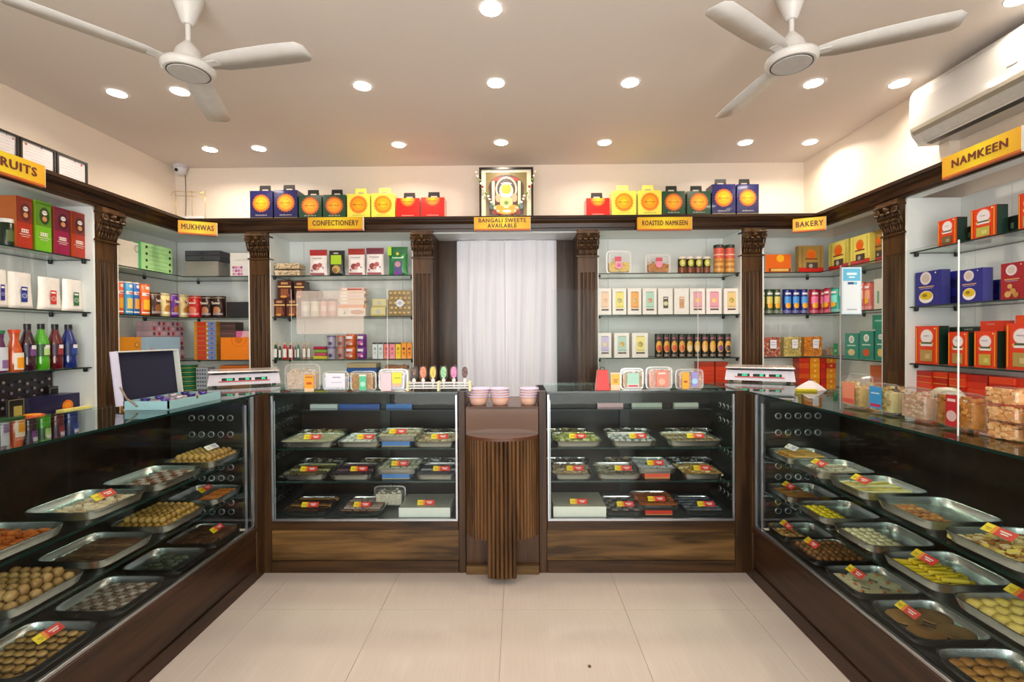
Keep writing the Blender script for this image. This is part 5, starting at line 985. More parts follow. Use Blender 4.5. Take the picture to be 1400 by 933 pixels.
def srow(sgn, lvl, y0, y1, what):
    xf = (XL - .034) if sgn < 0 else (XR + .036); xc = xf + sgn * .131; z = ZS[lvl] + .0008; d = y1 - y0 - .004; return xc, (y0 + y1) / 2, z, .262, d
WHERE = {-1: 'left counter', 1: 'right counter'}; LVN = ('bottom', 'middle', 'top')
def scase(sgn, lvl, y0, y1, desc, fn, tagpos=None, white=False):
    x, y, z, w, d = srow(sgn, lvl, y0, y1, desc)
    tray(x, y, z, w, d, 'steel tray of %s, %s level of the %s' % (desc, LVN[lvl], WHERE[sgn]), 'steel trays in the side counters')
    if fn: fn(x, y, z, w, d)
    if tagpos: ptag((x + tagpos[0], y + tagpos[1], z + tagpos[2]), sidewise(sgn) + (tagpos[3] if len(tagpos) > 3 else 0), 'price tag on the tray of %s, %s' % (desc, WHERE[sgn]), white=white)
L_ = -1
# left counter, top
scase(L_, 2, 1.63, 1.90, 'pale puffed sweets with silver box', lambda x, y, z, w, d: (heap(x + .02, y, z, w * .72, d, ['#cdb79c', '#d9c8ae', '#b79a7e'], 90, 'heap of pale puffed sugar sweets in the left counter top tray', 'puffed_sweets', 'sweets', .028)), (.045, .03, .032))
scase(L_, 2, 1.94, 2.25, 'brown and silver-leaf squares', lambda x, y, z, w, d: fill(x + .02, y, z, w * .75, d, 'barfi', ['#7d5640', '#a99a94', '#6d4634', '#b8a49c'], .03, 5, 8, 'brown square sweet with silver leaf in the left counter top tray', jit=.3))
scase(L_, 2, 2.29, 2.57, 'golden laddus with white tag', lambda x, y, z, w, d: fill(x, y, z, w, d, 'ball', ['#a9803e', '#b58c48', '#99713a'], .031, 7, 7, 'golden brown laddu in the left counter top tray', 2), (.03, .03, .06), True)
scase(L_, 2, 1.27, 1.56, 'orange gram sweets', lambda x, y, z, w, d: heap(x, y, z, w, d, ['#9a4a10', '#a85818', '#86400c'], 140, 'heap of orange gram sweets at the left picture edge', 'orange_sweets', 'sweets', .04))
# left, middle
scase(L_, 1, 1.36, 1.63, 'sandy brown laddus, nearest', lambda x, y, z, w, d: fill(x, y, z, w, d, 'ball', ['#8f6c3c', '#9a7846', '#83622f'], .036, 6, 6, 'sandy brown laddu in the nearest middle tray of the left counter', 2))
scase(L_, 1, 1.67, 1.94, 'dark brown nut squares', lambda x, y, z, w, d: fill(x + .01, y, z, w * .9, d, 'barfi', ['#5f4430', '#6e523a', '#4f3828'], .03, 7, 8, 'dark brown nut square in the left counter middle tray', jit=.25))
scase(L_, 1, 1.98, 2.27, 'yellow-brown laddus', lambda x, y, z, w, d: fill(x, y, z, w, d, 'ball', ['#9a7630', '#a8843c', '#8c6a2a'], .031, 7, 8, 'yellow-brown laddu in the left counter middle tray', 2))
scase(L_, 1, 2.31, 2.57, 'orange fried rings', lambda x, y, z, w, d: (fill(x + .055, y, z, w * .55, d, 'cookie', ['#b86a1c', '#a85a18', '#c67c28'], .026, 5, 9, 'small orange fried sweet in the left counter middle tray', 2)), (.02, -.02, .045))
# left, bottom
scase(L_, 0, 1.38, 1.68, 'golden knotted sweets', lambda x, y, z, w, d: fill(x, y, z, w, d, 'cookie', ['#94703a', '#876430', '#a07c46'], .036, 6, 7, 'golden knotted sweet in the nearest bottom tray of the left counter', 2), (.06, .03, .05))
scase(L_, 0, 1.73, 2.0, 'silver-topped nut bites', lambda x, y, z, w, d: fill(x, y, z, w * .95, d, 'barfi', ['#7a6658', '#98887c', '#66503f', '#b3aaa2'], .024, 8, 9, 'silver-topped nut bites in the left counter bottom tray', jit=.3, stuff=True))
scase(L_, 0, 2.04, 2.27, 'green leaf sweets', lambda x, y, z, w, d: fill(x - .02, y, z, w * .6, d, 'leaf', ['#3f4a34', '#55604a'], .04, 4, 5, 'small dark green leaf-shaped sweet in the left counter bottom tray', jit=.3))
scase(L_, 0, 2.30, 2.57, 'thin brown slabs', lambda x, y, z, w, d: fill(x, y, z, w, d, 'barfi', ['#4a2f20', '#5a3b28'], .06, 3, 4, 'thin dark brown slab in the far bottom tray of the left counter', jit=.05), (.05, .03, .035))
# right counter, top
R_ = 1
scase(R_, 2, 2.335, 2.565, 'golden flaky pastry', lambda x, y, z, w, d: fill(x, y, z, w, d, 'stick', ['#b98a44', '#c89c58', '#a87a38'], .036, 3, 9, 'golden flaky pastry stick in the far top tray of the right counter', 2, jit=.3), (-.05, .02, .045), True)
scase(R_, 2, 2.09, 2.33, 'white coconut pieces', lambda x, y, z, w, d: fill(x + .02, y, z, w * .8, d, 'barfi', ['#cfc3b2', '#d9cebf', '#b8a48c'], .026, 5, 6, 'white coconut piece in the right counter top tray', jit=.4), (-.06, .02, .03))
scase(R_, 2, 1.82, 2.06, 'yellow and white milk sweets', lambda x, y, z, w, d: fill(x, y, z, w, d, 'stick', ['#d9c67a', '#e0d6b0', '#cdb45c'], .034, 3, 9, 'yellow and white milk sweet in the right counter top tray', 1, jit=.2), (-.06, .02, .035))
scase(R_, 2, 1.54, 1.79, 'orange-brown slices', lambda x, y, z, w, d: fill(x - .05, y, z, w * .5, d, 'cookie', ['#a86a2c', '#b87a3a', '#8f5826'], .032, 4, 7, 'orange-brown slice in the right counter top tray', 1, jit=.3))
scase(R_, 2, 1.25, 1.51, 'mixed dry fruit bites', lambda x, y, z, w, d: heap(x, y, z, w, d, ['#b89a60', '#c9b48a', '#8a5a2a', '#d8c060'], 170, 'heap of mixed dry fruit bites in the nearest top tray of the right counter', 'dry_fruit_bites', 'sweets', .03), (-.05, .03, .045))
# right, middle
scase(R_, 1, 2.33, 2.57, 'long brown pastries', lambda x, y, z, w, d: fill(x - .03, y, z, w * .7, d, 'stick', ['#a87c3e', '#96692f'], .036, 2, 7, 'long brown pastry in the far middle tray of the right counter', 1, jit=.3), (-.06, .03, .035))
scase(R_, 1, 2.06, 2.30, 'bright yellow discs', lambda x, y, z, w, d: fill(x - .06, y, z, w * .55, d, 'disc', ['#d8c81a', '#e0d028'], .034, 4, 6, 'bright yellow disc sweet in the right counter middle tray', 1, jit=.1))
scase(R_, 1, 1.79, 2.03, 'cream white pedas', lambda x, y, z, w, d: fill(x - .045, y, z, w * .7, d, 'disc', ['#d3d0a4', '#dad7b0'], .034, 5, 6, 'cream white peda in the right counter middle tray', 1, jit=.1))
scase(R_, 1, 1.51, 1.76, 'yellow sweet batons', lambda x, y, z, w, d: fill(x - .03, y, z, w * .75, d, 'stick', ['#d3b820', '#dcc43a'], .034, 2, 8, 'yellow sweet baton in the right counter middle tray', 2, jit=.25), (-.06, .02, .045))
scase(R_, 1, 1.22, 1.48, 'pale yellow round sweets', lambda x, y, z, w, d: fill(x, y, z, w, d, 'bun', ['#c4ab52', '#ccb45e'], .046, 5, 5, 'pale yellow round sweet in the nearest middle tray of the right counter', 1, jit=.15), (.0, .04, .06))
# right, bottom
scase(R_, 0, 2.37, 2.57, 'small mixed biscuits', lambda x, y, z, w, d: fill(x - .05, y, z, w * .55, d, 'cookie', ['#b88a4a', '#c9a46a', '#a07038'], .03, 4, 6, 'small mixed biscuit in the far bottom tray of the right counter', 1, jit=.5), (-.06, .03, .035))
scase(R_, 0, 2.12, 2.36, 'brown syrup balls', lambda x, y, z, w, d: fill(x, y, z, w, d, 'ball', ['#6e4416', '#7d5020', '#5e3a12'], .034, 7, 6, 'brown syrup-soaked ball in the right counter bottom tray', 1, jit=.1), (-.07, .03, .04))
scase(R_, 0, 1.85, 2.09, 'pale milk cake with orange dots', lambda x, y, z, w, d: (fill(x, y, z, w, d, 'puri', ['#c8c09a', '#cfc8a4'], .08, 3, 3, 'pale flat milk cake in the right counter bottom tray', 1, jit=.2), fill(x, y, z + .008, w, d, 'disc', ['#b5642a'], .014, 3, 3, 'small orange dot of topping on the pale milk cake', 1, jit=.8)), (-.06, .02, .04))
scase(R_, 0, 1.57, 1.82, 'large round brown wafers', lambda x, y, z, w, d: fill(x, y, z, w, d, 'puri', ['#8a6436', '#94703e'], .115, 2, 2, 'large round brown wafer in the right counter bottom tray', 1, jit=.1), (-.06, .03, .035))
scase(R_, 0, 1.28, 1.54, 'golden oval cookies', lambda x, y, z, w, d: fill(x - .02, y, z, w * .85, d, 'cookie', ['#a3702c', '#b07c38', '#936226'], .052, 4, 5, 'golden oval cookie in the nearest bottom tray of the right counter', 1, jit=.2))
# back counters: trays given by their place in the photograph
def btray(pl, pr, lvl, desc, fn, tg=None, lift=0, dpt=.27, side='left', Y0=None):
    z = ZS[lvl] + .0008; Yf = (Y0 or D + .05); a = atY(pl, 600, Yf)[0]; b = atY(pr, 600, Yf)[0]; w = b - a; x = (a + b) / 2; y = Yf + dpt / 2
    if lift:
        col, hh = lift; carton((x, Yf + .02, z), 0, w * .62, dpt * .6, hh, col, 'flat coloured box lifting the tray of %s' % desc, 'boxes that lift trays', [('r', 0, .08, 1, .12, '#b8a860')], name='riser_box'); z += hh + .001
    if fn != 'boxed': tray(x, y, z, w, dpt, 'steel tray of %s, %s level of the back %s counter' % (desc, LVN[lvl], side), 'steel trays in the back counters')
    if callable(fn): fn(x, y, z + .013, w * 1.06, dpt * 1.06)
    if tg is not None: ptag((x + tg * w, y - dpt * .28, z + .036), 0, 'price tag on the tray of %s' % desc, -40, w=.1)
    return x, y, z, w
gr = lambda kind, cols, sz, nx, ny, lab, layers=1, j=.15: (lambda x, y, z, w, d: fill(x, y, z, w, d, kind, cols, sz, nx, ny, lab, layers, jit=j, stuff=True))
btray(378, 455, 2, 'beige square barfi', gr('barfi', ['#b5ac94', '#a89e86'], .036, 8, 6, 'beige square barfi in the back left counter top tray'), .05)
btray(457, 520, 2, 'white cream sweets', gr('disc', ['#dcd8d4', '#cfc9c9', '#e2dfe0'], .036, 6, 6, 'white cream sweet in the back left counter top tray', 1, .5), .1)
btray(509, 571, 2, 'nut-speckled white pieces', gr('barfi', ['#bdb39a', '#a08a6a', '#c9c2b0'], .03, 7, 6, 'nut-speckled white piece in the raised top tray, back left counter', 1, .5), 0, ('#3f74b8', .03))
btray(563, 624, 2, 'small nut crumbles', lambda x, y, z, w, d: heap(x, y, z, w, d, ['#b8aa90', '#c9b894', '#a0805c'], 120, 'heap of small nut crumbles in the back left counter', 'nut_crumbles', 'sweets', .025), .08)
btray(380, 443, 1, 'brown bars with cream ends', gr('barfi', ['#5f5638', '#c8c78e', '#6a6040'], .036, 6, 6, 'brown bar with cream end in the back left counter middle tray'), .05)
btray(446, 506, 1, 'dark squares with pink rim', gr('barfi', ['#3a2c34', '#8c6a70', '#4a3a48'], .034, 6, 6, 'dark square sweet with pink rim in the back left counter middle tray'), .15)
btray(509, 570, 1, 'white-green rolls', gr('disc', ['#b9bfa4', '#a4ac8c', '#cfd0bc'], .032, 7, 6, 'white-green roll in the raised middle tray, back left counter', 1, .3), .05, ('#3f74b8', .03))
btray(566, 624, 1, 'dark squares with silver leaf', gr('barfi', ['#3f4450', '#c4c8cc', '#30343e'], .034, 6, 6, 'dark square with silver leaf in the back left counter middle tray'), .1)
btray(380, 445, 0, 'dark brown halwa', gr('barfi', ['#3b2a20', '#a87a48', '#4a3426'], .034, 7, 6, 'dark brown halwa piece in the back left counter bottom tray', 1, .3), .05)
btray(458, 520, 0, 'pink-brown pieces', gr('barfi', ['#8a6a5c', '#a89084', '#c4b4ac'], .032, 6, 6, 'pink-brown sweet piece in the back left counter bottom tray', 1, .3), .0)
xx, yy, zz, w = btray(545, 615, 0, 'white milk cake', 'boxed'); carton((xx, D + .04, zz), 0, w, .24, .055, '#d5d9d4', 'white open carton of milk cake in the back left counter', None, name='white_carton', top='#a9aa9c', cat='box'); ptag((xx, D + .08, zz + .0575), 0, 'price tag on the white carton of milk cake', -40, w=.1)
snackpack((atY(530, 600, D + .2)[0], D + .2, ZS[0] + .001), 0, .2, .1, .12, ['#c4bca8', '#d8d0bc'], 'clear tub of cream curls standing in the back left counter', None, seed=21, fillh=.8)
R2 = dict(side='right')
btray(756, 825, 2, 'green pistachio mixture', lambda x, y, z, w, d: heap(x, y, z, w, d, ['#8f9448', '#a9a860', '#c9c9a0', '#6a7030'], 150, 'heap of green pistachio mixture in the back right counter', 'pistachio_mixture', 'snack mix', .035), .02, **R2)
btray(836, 901, 2, 'white sugar sweets', gr('disc', ['#d9d6d6', '#c9c6c8'], .03, 6, 3, 'white sugar sweet in the back right counter top tray', 1, .5), .12, **R2)
btray(915, 990, 2, 'brown nut rows', gr('barfi', ['#96836a', '#b8a78a', '#7a664c'], .028, 8, 6, 'brown nut piece in the back right counter top tray', 1, .2), .06, **R2)
btray(755, 812, 1, 'caramel shreds', lambda x, y, z, w, d: heap(x, y, z, w, d, ['#a89272', '#b8a488', '#8f7858'], 100, 'heap of caramel shreds in the back right counter', 'caramel_shreds', 'sweets', .02), .08, **R2)
btray(816, 880, 1, 'cream cashew shapes', gr('leaf', ['#b5aa94', '#c4b89c', '#9a8a6a'], .036, 6, 6, 'cream cashew shape in the back right counter middle tray', 1, .6), .12, **R2)
btray(872, 928, 1, 'silver flake sweets', gr('barfi', ['#b4b8bc', '#9aa0a6', '#cfd2d4'], .03, 6, 6, 'silver flake sweet in the raised middle tray, back right counter', 1, .4), .02, ('#d4543c', .03), **R2)
btray(935, 992, 1, 'golden nut mix', lambda x, y, z, w, d: heap(x, y, z, w, d, ['#b8924a', '#caa860', '#d8c890'], 110, 'heap of golden nut mix in the back right counter', 'golden_nut_mix', 'snack mix', .02), .05, **R2)
xx, yy, zz, w = btray(756, 828, 0, 'white slab sweet', 'boxed'); carton((xx, D + .04, zz), 0, w, .25, .06, '#dcddd4', 'white open carton of slab sweet in the back right counter', None, name='white_carton', top='#b8b5a4', cat='box'); ptag((xx, D + .08, zz + .0625), 0, 'price tag on the white carton of slab sweet', -40, w=.1)
btray(826, 880, 0, 'dark date rolls', gr('barfi', ['#4a4440', '#8a8680'], .03, 6, 6, 'dark date roll in the back right counter bottom tray', 1, .2), .1, **R2)
btray(872, 932, 0, 'orange carrot sweets', gr('barfi', ['#b8642a', '#a85a28', '#8a4a24'], .03, 7, 6, 'orange carrot sweet in the raised bottom tray, back right counter', 1, .4), .0, ('#c8382a', .03), **R2)
btray(938, 994, 0, 'grey sesame squares', gr('barfi', ['#5a5e66', '#6c7078'], .034, 6, 5, 'grey sesame square in the back right counter bottom tray', 1, .1), .1, **R2)
for side, x0, x1 in (('left', BL[0], BL[1]), ('right', BR[0], BR[1])):
    for lvl in (1, 2):
        for k in range(3):
            w_ = .30; x = x0 + .19 + k * (x1 - x0 - .38) / 2; yy = D + .389; z = ZS[lvl] + .0008
            nm_ = '%s rear steel tray at the back of the %s shelf, back %s counter' % (('left', 'middle', 'right')[k], LVN[lvl], side)
            tray(x, yy, z, w_, .115, nm_, 'rear steel trays in the back counters')
            cs = (['#2c2824', '#b9bcb8', '#4a4038'], ['#3a2c20', '#8a8478', '#1c1a18'], ['#6a5a3c', '#a89a70', '#3a3020'])[(k + lvl) % 3]
            heap(x, yy, z + .012, w_, .115, cs, 60, 'heap of dark and silver sweets in the %s rear tray, %s shelf, back %s counter' % (('left', 'middle', 'right')[k], LVN[lvl], side), 'sweet_heap', 'sweets', .02)
for (p0, p1, c, side, l) in ((424, 461, '#b9c0c4', 'left', 'white flat box'), (464, 519, '#2a4f9c', 'left', 'long blue flat box'), (528, 563, '#3a6cb4', 'left', 'short blue flat box'), (817, 852, '#c9a0a8', 'right', 'pink striped flat box'), (864, 905, '#a9b0a4', 'right', 'grey-white flat box'), (922, 955, '#b8bab0', 'right', 'pale flat box')):
    Y = D + .425; a = atY(p0, 568, Y); b = atY(p1, 568, Y); zz = .865
    carton(((a[0] + b[0]) / 2, Y, zz), 0, b[0] - a[0], .03, .036, c, l + ' on the high rear ledge inside the back %s counter' % side, 'boxes on the rear ledges', [('r', 0, .2, 1, .3, shade(c, .3))], name='flat_box')

# ------------------------------------------------------------------ on top of the counters
ZT = HB + .0006
# open blue gift box
gb = thing('open_gift_box', 'open pale blue gift box with navy lining on the left counter', 'gift box', (-1.62, 2.235, ZT)); LB_ = mat('#93bdc4', .35); hw, hd = .10, .185; NAVY = mat('#0f1230', .8)
bs = MB().box(-hw, hw, -hd, hd, 0, .004, LB_)
for q in ((-hw, -hw + .006, -hd, hd), (hw - .006, hw, -hd, hd), (-hw, hw, -hd, -hd + .006), (-hw, hw, hd - .006, hd)): bs.box(*q, .004, .038, LB_)
part('box_base', bs, gb); part('insert', MB().box(-hw + .007, hw - .007, -hd + .007, hd - .007, .004, .03, mat('#8f8690', .7)), gb)
for i in range(4):
    for j in range(2):
        cup = part('foil_cup', MB().lathe([(.014, 0), (.02, .012), (.014, .014)], mat(('#2b2470', '#4a3a8c', '#b0a8b0')[(i + j) % 3], .3, .4), 10), gb, (-.045 + j * .09, -.13 + i * .085, .03))
part('tassel', MB().lathe([(.003, 0), (.01, .005), (.006, .014)], mat('#3a2a60', .5), 8), gb, (.0, .17, .03))
lid = part('lid', MB().box(0, .006, -hd - .003, hd + .003, 0, .24, mat('#b9b3cc', .4)), gb, (-hw - .03, 0, .015), (0, R(-6), 0), label='lilac-white raised lid with navy velvet lining')
part('lid_rim', MB().box(.006, .034, -hd - .003, -hd + .003, 0, .24, mat('#c9c4d6', .4)).box(.006, .034, hd - .003, hd + .003, 0, .24, mat('#cfd3c8', .4)).box(.006, .034, -hd, hd, .234, .24, mat('#d9d9d0', .4)), lid)
part('navy_lining', MB().box(.0062, .010, -hd + .004, hd - .004, .004, .233, NAVY), lid)
part('ribbon', MB().tube([(-hw - .01, -hd - .002, .1), (-hw + .02, -hd - .004, .05), (-hw + .05, -hd - .004, .03), (-hw + .065, -hd - .004, .015)], .004, mat('#8a7a66', .5)), gb)
part('clasp', MB().box(hw, hw + .002, -.006, .006, .028, .04, mat('#b8963e', .3, .9)), gb)
# scales
GRN = emis('#35d6a0', 1.2)
def scale(px, py, rot, label):
    x, y = atZ(px, py, HB); t = thing('weighing_scale', label, 'scale', (x, y, ZT), rot, 'white electronic weighing scales'); w, d, h = .205, .15, .078; BW = mat('#dcd9e4', .3)
    vs = [(-w, -d, .012), (w, -d, .012), (w, d, .012), (-w, d, .012), (-w * .96, -d * .86, h), (w * .96, -d * .86, h), (w * .96, d * .96, h), (-w * .96, d * .96, h)]
    part('housing', MB().add(vs, [[3, 2, 1, 0], [4, 5, 6, 7], [0, 1, 5, 4], [1, 2, 6, 5], [2, 3, 7, 6], [3, 0, 4, 7]], BW), t)
    part('platter_support', MB().box(-w * .5, w * .5, -d * .5, d * .5, h, h + .012, DARK), t)
    part('platter', MB().box(-w * 1.0, w * 1.0, -d * .98, d * .98, h + .012, h + .022, mat('#c9c2bd', .25, .6), .008), t)
    for sx in (-1, 1):
        for sy in (-1, 1): part('foot', MB().lathe([(.012, 0), (.012, .012)], BLACK, 10, (sx * w * .82, sy * d * .75, 0)), t)
    sl = math.atan2(d * .14, h - .012)
    dp = part('display_panel', MB().box(-w * .7, w * .7, -.0012, .0, 0, .026, BW).box(-w * .7, w * .7, -.002, -.0012, -.001, .005, mat('#c9372c', .4)), t, (0, -d * .962 - .001, .033), (-sl, 0, 0))
    for k in range(3):
        part('readout', MB().box(-.036, .036, -.0022, -.0012, .006, .024, mat('#14221e', .2)), dp, (-.092 + .092 * k, 0, 0))
        q = MB(); nd = 3 if k == 0 else 2
        for i in range(nd):
            bx = .004 + .011 * i - (.012 if k == 0 else 0); q.box(bx, bx + .0022, -.0026, -.0022, .009, .021, GRN).box(bx + .006, bx + .008, -.0026, -.0022, .009, .021, GRN).box(bx, bx + .008, -.0026, -.0022, .009, .011, GRN).box(bx, bx + .008, -.0026, -.0022, .019, .021, GRN)
        part('digits', q, dp, (-.092 + .092 * k, 0, 0), label='glowing green digits')
scale(335, 526, R(30), 'white weighing scale with green digits on the left corner of the counters')
scale(1038, 521, R(-27), 'white weighing scale with green digits on the right corner of the counters')
carton((XR + .3, 2.62, ZT), R(-10), .1, .03, .012, '#d8c81e', 'yellow marker lying beside the right weighing scale', None, name='marker', cat='marker', top='#e8da3a')
part_ = thing('cloth_scrap', 'crumpled white bag lying behind the yellow marker', 'bag', (XR + .38, 2.72, ZT), 0)
part('bag_body', MB().lathe([(.07, 0), (.055, .015), (.03, .035), (.008, .05)], mat('#c9c3c6', .6), 8, smooth=False, sx=1.2), part_); part('tied_knot', MB().lathe([(.004, .048), (.009, .054), (.004, .06)], mat('#8a4a4a', .6), 7), part_)
# clear packs standing on the back left counter
YK = D + .035
def cpk(pl, pr, pt, food, label, lab=(), d=.07, seed=1, fs=.011, Y=YK, filln=90, base=ZT, tilt=0, fillh=.85):
    a = atY(pl, pt, Y); b = atY(pr, pt, Y); snackpack(((a[0] + b[0]) / 2, Y, base), 0, (b[0] - a[0]) * .98, d, a[1] - base, food, label, 'clear snack packs on the counters', lab, seed=seed, fs=fs, filln=filln, tilt=tilt, fillh=fillh)
ORT = [('r', .24, .3, .26, .6, '#f0a430'), ('r', .24, .06, .26, .12, '#e8c8a0'), ('r', .24, .3, .14, .08, '#c8502a'), ('r', .24, .52, .2, .05, '#b5742a')]
cpk(385, 436, 498, ['#cdb9a4', '#bda48c', '#dccfc0'], 'large clear pack of pale wafers with orange tag beside the left scale', ORT, seed=61)
cpk(438, 475, 508, ['#dfe0ea', '#d3d6e2', '#eceef2'], 'clear pack wrapped in white printed paper on the back left counter', [('r', .06, .55, .72, .7, '#e6e6f0'), ('r', .1, .7, .3, .05, '#9a9ab4'), ('r', .1, .45, .4, .03, '#b4b4c8')], seed=62)
cpk(476, 513, 508, ['#a87a3c', '#b98a50', '#c09a68'], 'clear pack of brown sticks with green label', [('r', .04, .45, .26, .8, '#55c090'), ('d', .04, .36, .2, '#a8e0c4'), ('r', .04, .8, .26, .08, '#dfe8e0')], seed=63)
cpk(515, 557, 505, ['#c9cbe0', '#d8d4dc', '#bcbcd4'], 'clear pack with pink card and yellow label beside the popsicle rack', [('r', -.2, .42, .34, .8, '#ecc9cf'), ('r', .16, .6, .32, .5, '#e0dc2c'), ('r', .16, .28, .28, .16, '#e8b48c'), ('r', .18, .6, .2, .04, '#a8a020')], seed=64)
# popsicle rack
px0 = atY(556, 530, D + .05)[0]; px1 = atY(647, 530, D + .05)[0]; rw = px1 - px0; rk = thing('popsicle_rack', 'white plastic rack holding popsicle moulds on the back left counter', 'rack', (px0, D + .04, ZT)); RW = mat('#e4e2e0', .35)
for u in (.02, .48, .95): part('rack_post', MB().box(rw * u - .006, rw * u + .008, -.012, .05, 0, .055, mat('#e3dfb4', .4), .003), rk)
for zz in (.016, .03, .046): part('rack_rail', MB().box(rw * .02, rw * .96, -.004, .002, zz - .0025, zz + .0025, RW), rk); part('rack_rail', MB().box(rw * .02, rw * .96, .036, .042, zz - .0025, zz + .0025, RW), rk)
for k, (px, c, c2, l) in enumerate(((566, '#3a221a', '#d8a070', 'dark chocolate popsicle with nuts, at the left end'), (578.5, '#e8865c', '#7a3a1c', 'orange-coral popsicle'), (592, '#dcc44a', '#8a6a1c', 'yellow popsicle'), (606.5, '#96cf94', '#4a8a4c', 'pale green popsicle'), (620.5, '#ea7fb4', '#b04a80', 'pink popsicle'), (635.5, '#4a2414', '#c8804a', 'brown chocolate popsicle at the right end'))):
    x = atY(px, 510, D + .055)[0]; t = thing('popsicle', l + ' of the white rack', 'popsicle', (x, D + .055, ZT), 0, 'popsicles in clear moulds')
    pill = [(math.copysign(abs(math.cos(a)) ** .8, math.cos(a)) * .0165, .106 + .033 * math.sin(a)) for a in [2 * PI * i / 16 for i in range(16)]]
    part('ice', MB().poly(pill, -.006, .006, mat(c, .4), 'y'), t); mb = MB(); r3 = random.Random(k)
    for i in range(7): a_, b_ = r3.uniform(-.011, .011), r3.uniform(.082, .132); mb.box(a_ - .002, a_ + .002, -.0075, -.006, b_ - .002, b_ + .003, mat(c2, .5))
    part('nut_sprinkles', mb, t); part('stick', MB().box(-.004, .004, -.0015, .0015, .02, .088, RW), t); part('stick_base', MB().lathe([(.010, .05), (.012, .06), (.008, .07)], RW, 10), t)
    sh = [(math.copysign(abs(math.cos(a)) ** .7, math.cos(a)) * .0215, .103 + .044 * math.sin(a)) for a in [2 * PI * i / 18 for i in range(18)]]
    part('clear_mould', MB().poly(sh, -.010, .010, glass('#ffffff', .004, .1, 'mould', .5), 'y', True), t)
# bowls
for k, (p0, p1) in enumerate(((637, 668), (669, 698), (709, 737))):
    Y = D + .06; a = atY(p0, 545, Y)[0]; b = atY(p1, 545, Y)[0]; r = (b - a) / 2 * .97
    for i in range(4):
        t = thing('dessert_bowl', ('lowest', 'second', 'third', 'topmost')[i] + ' pink clay bowl of the ' + ('left', 'middle', 'right')[k] + ' stack on the stand ledge', 'bowl', ((a + b) / 2 + (.004, -.002, .001)[k] * i, Y + r * .9, ZL + .0006 + i * .0145), 0, 'stacked pink dessert bowls')
        z_ = .048; cl = mat('#e2b49c', .5); part('bowl', cached(('bowl', k), lambda: MB().lathe([(r * .66, 0), (r * .8, .012), (r * .92, .046), (r * .86, .046), (r * .74, .014), (r * .5, .0135)], cl, 24), 'bowl'), t)
        part('rim', cached(('brim', k), lambda: MB().lathe([(r * .93, .045), (r * 1.0, .046), (r * 1.0, .052), (r * .9, .053), (r * .87, .047)], mat('#cfc4e0', .4), 24), 'rim'), t)
# back right counter
a = atY(815, 505, YK); b = atY(834, 505, YK); w = b[0] - a[0]
t = thing('paper_bag', 'small red paper gift bag on the back right counter', 'bag', ((a[0] + b[0]) / 2, YK, ZT)); h = .115
part('bag_body', MB().add([(-w / 2, 0, 0), (w / 2, 0, 0), (w / 2, .05, 0), (-w / 2, .05, 0), (-w * .36, .015, h), (w * .36, .015, h), (w * .36, .035, h), (-w * .36, .035, h)], [[3, 2, 1, 0], [0, 1, 5, 4], [1, 2, 6, 5], [2, 3, 7, 6], [3, 0, 4, 7]], mat('#d8281e', .4)), t)
part('bag_handle', MB().tube([(-.015, .025, h - .01), (-.012, .025, h + .012), (.0, .025, h + .018), (.012, .025, h + .012), (.015, .025, h - .01)], .0022, BLACK), t); part('side_gusset', MB().add([(-w / 2 - .001, .0, 0), (-w / 2 - .001, .05, 0), (-w * .36 - .001, .035, h), (-w * .36 - .001, .015, h)], [[0, 1, 2, 3]], mat('#e8a0a0', .4)), t)
a = atY(835, 512, YK); b = atY(848, 512, YK); carton(((a[0] + b[0]) / 2, YK - .002, ZT), 0, b[0] - a[0], .02, .1, '#e8c8a4', 'small card with yellow label between the red bag and the snack packs', None, [('r', 0, .62, .9, .6, '#efb436'), ('r', 0, .6, .5, .06, '#a8622a'), ('r', 0, .48, .4, .06, '#a8622a')], name='tag_card', cat='card')
cpk(849, 882, 504, ['#a87e3a', '#6a7a3a', '#c09a5a'], 'clear pack of fried mix with mint label on the back right counter', [('r', 0, .45, .5, .66, '#a9d4c0'), ('r', 0, .2, .5, .14, '#e6e0dc'), ('r', 0, .2, .42, .08, '#c43a4a')], seed=71)
cpk(884, 922, 502, ['#d8a08c', '#e4b8a4', '#c88a74'], 'clear pack of pink-orange snacks with coral label', [('r', .05, .5, .4, .66, '#ea8a74'), ('d', .05, .36, .24, '#f4b49a'), ('r', .05, .72, .26, .07, '#f6d8d0')], seed=72)
cpk(925, 965, 505, ['#c4a490', '#b0907c', '#d8beac'], 'clear pack with orange and violet labels beside the right scale', [('r', -.2, .45, .24, .8, '#efab2c'), ('r', -.2, .4, .12, .1, '#b8482a'), ('r', .12, .5, .22, .7, '#9c94d4'), ('d', .12, .42, .2, '#a8d4ee')], seed=73)
# right counter packs
def spk(pl, pr, pt, food, label, lab=(), X=XR + .13, seed=1, base=ZT, h=None, d=.08, **k):
    a = atX(pl, pt, X); b = atX(pr, pt, X); hh = h or ((a[1] + b[1]) / 2 - base); return snackpack((X, (a[0] + b[0]) / 2, base), -PI / 2, (a[0] - b[0]) * .97, d, hh, food, label, 'clear snack packs on the counters', lab, seed=seed, filln=110, fs=.012, fillh=.88, **k)
spk(1144, 1178, 518, ['#d8b87a', '#c9a868'], 'clear pack with salmon label behind the screen edge, right counter', [('r', 0, .5, .5, .72, '#e88a6c'), ('r', 0, .24, .46, .14, '#d4504a')], seed=81)
spk(1181, 1220, 524, ['#d8c890', '#cdb880', '#b8904a'], 'clear pack of pale snacks with bright blue label, right counter', [('r', -.06, .52, .46, .72, '#3f97d8'), ('r', -.06, .26, .38, .1, '#c42a5a'), ('r', -.06, .66, .3, .04, '#cfe4f4')], seed=82)
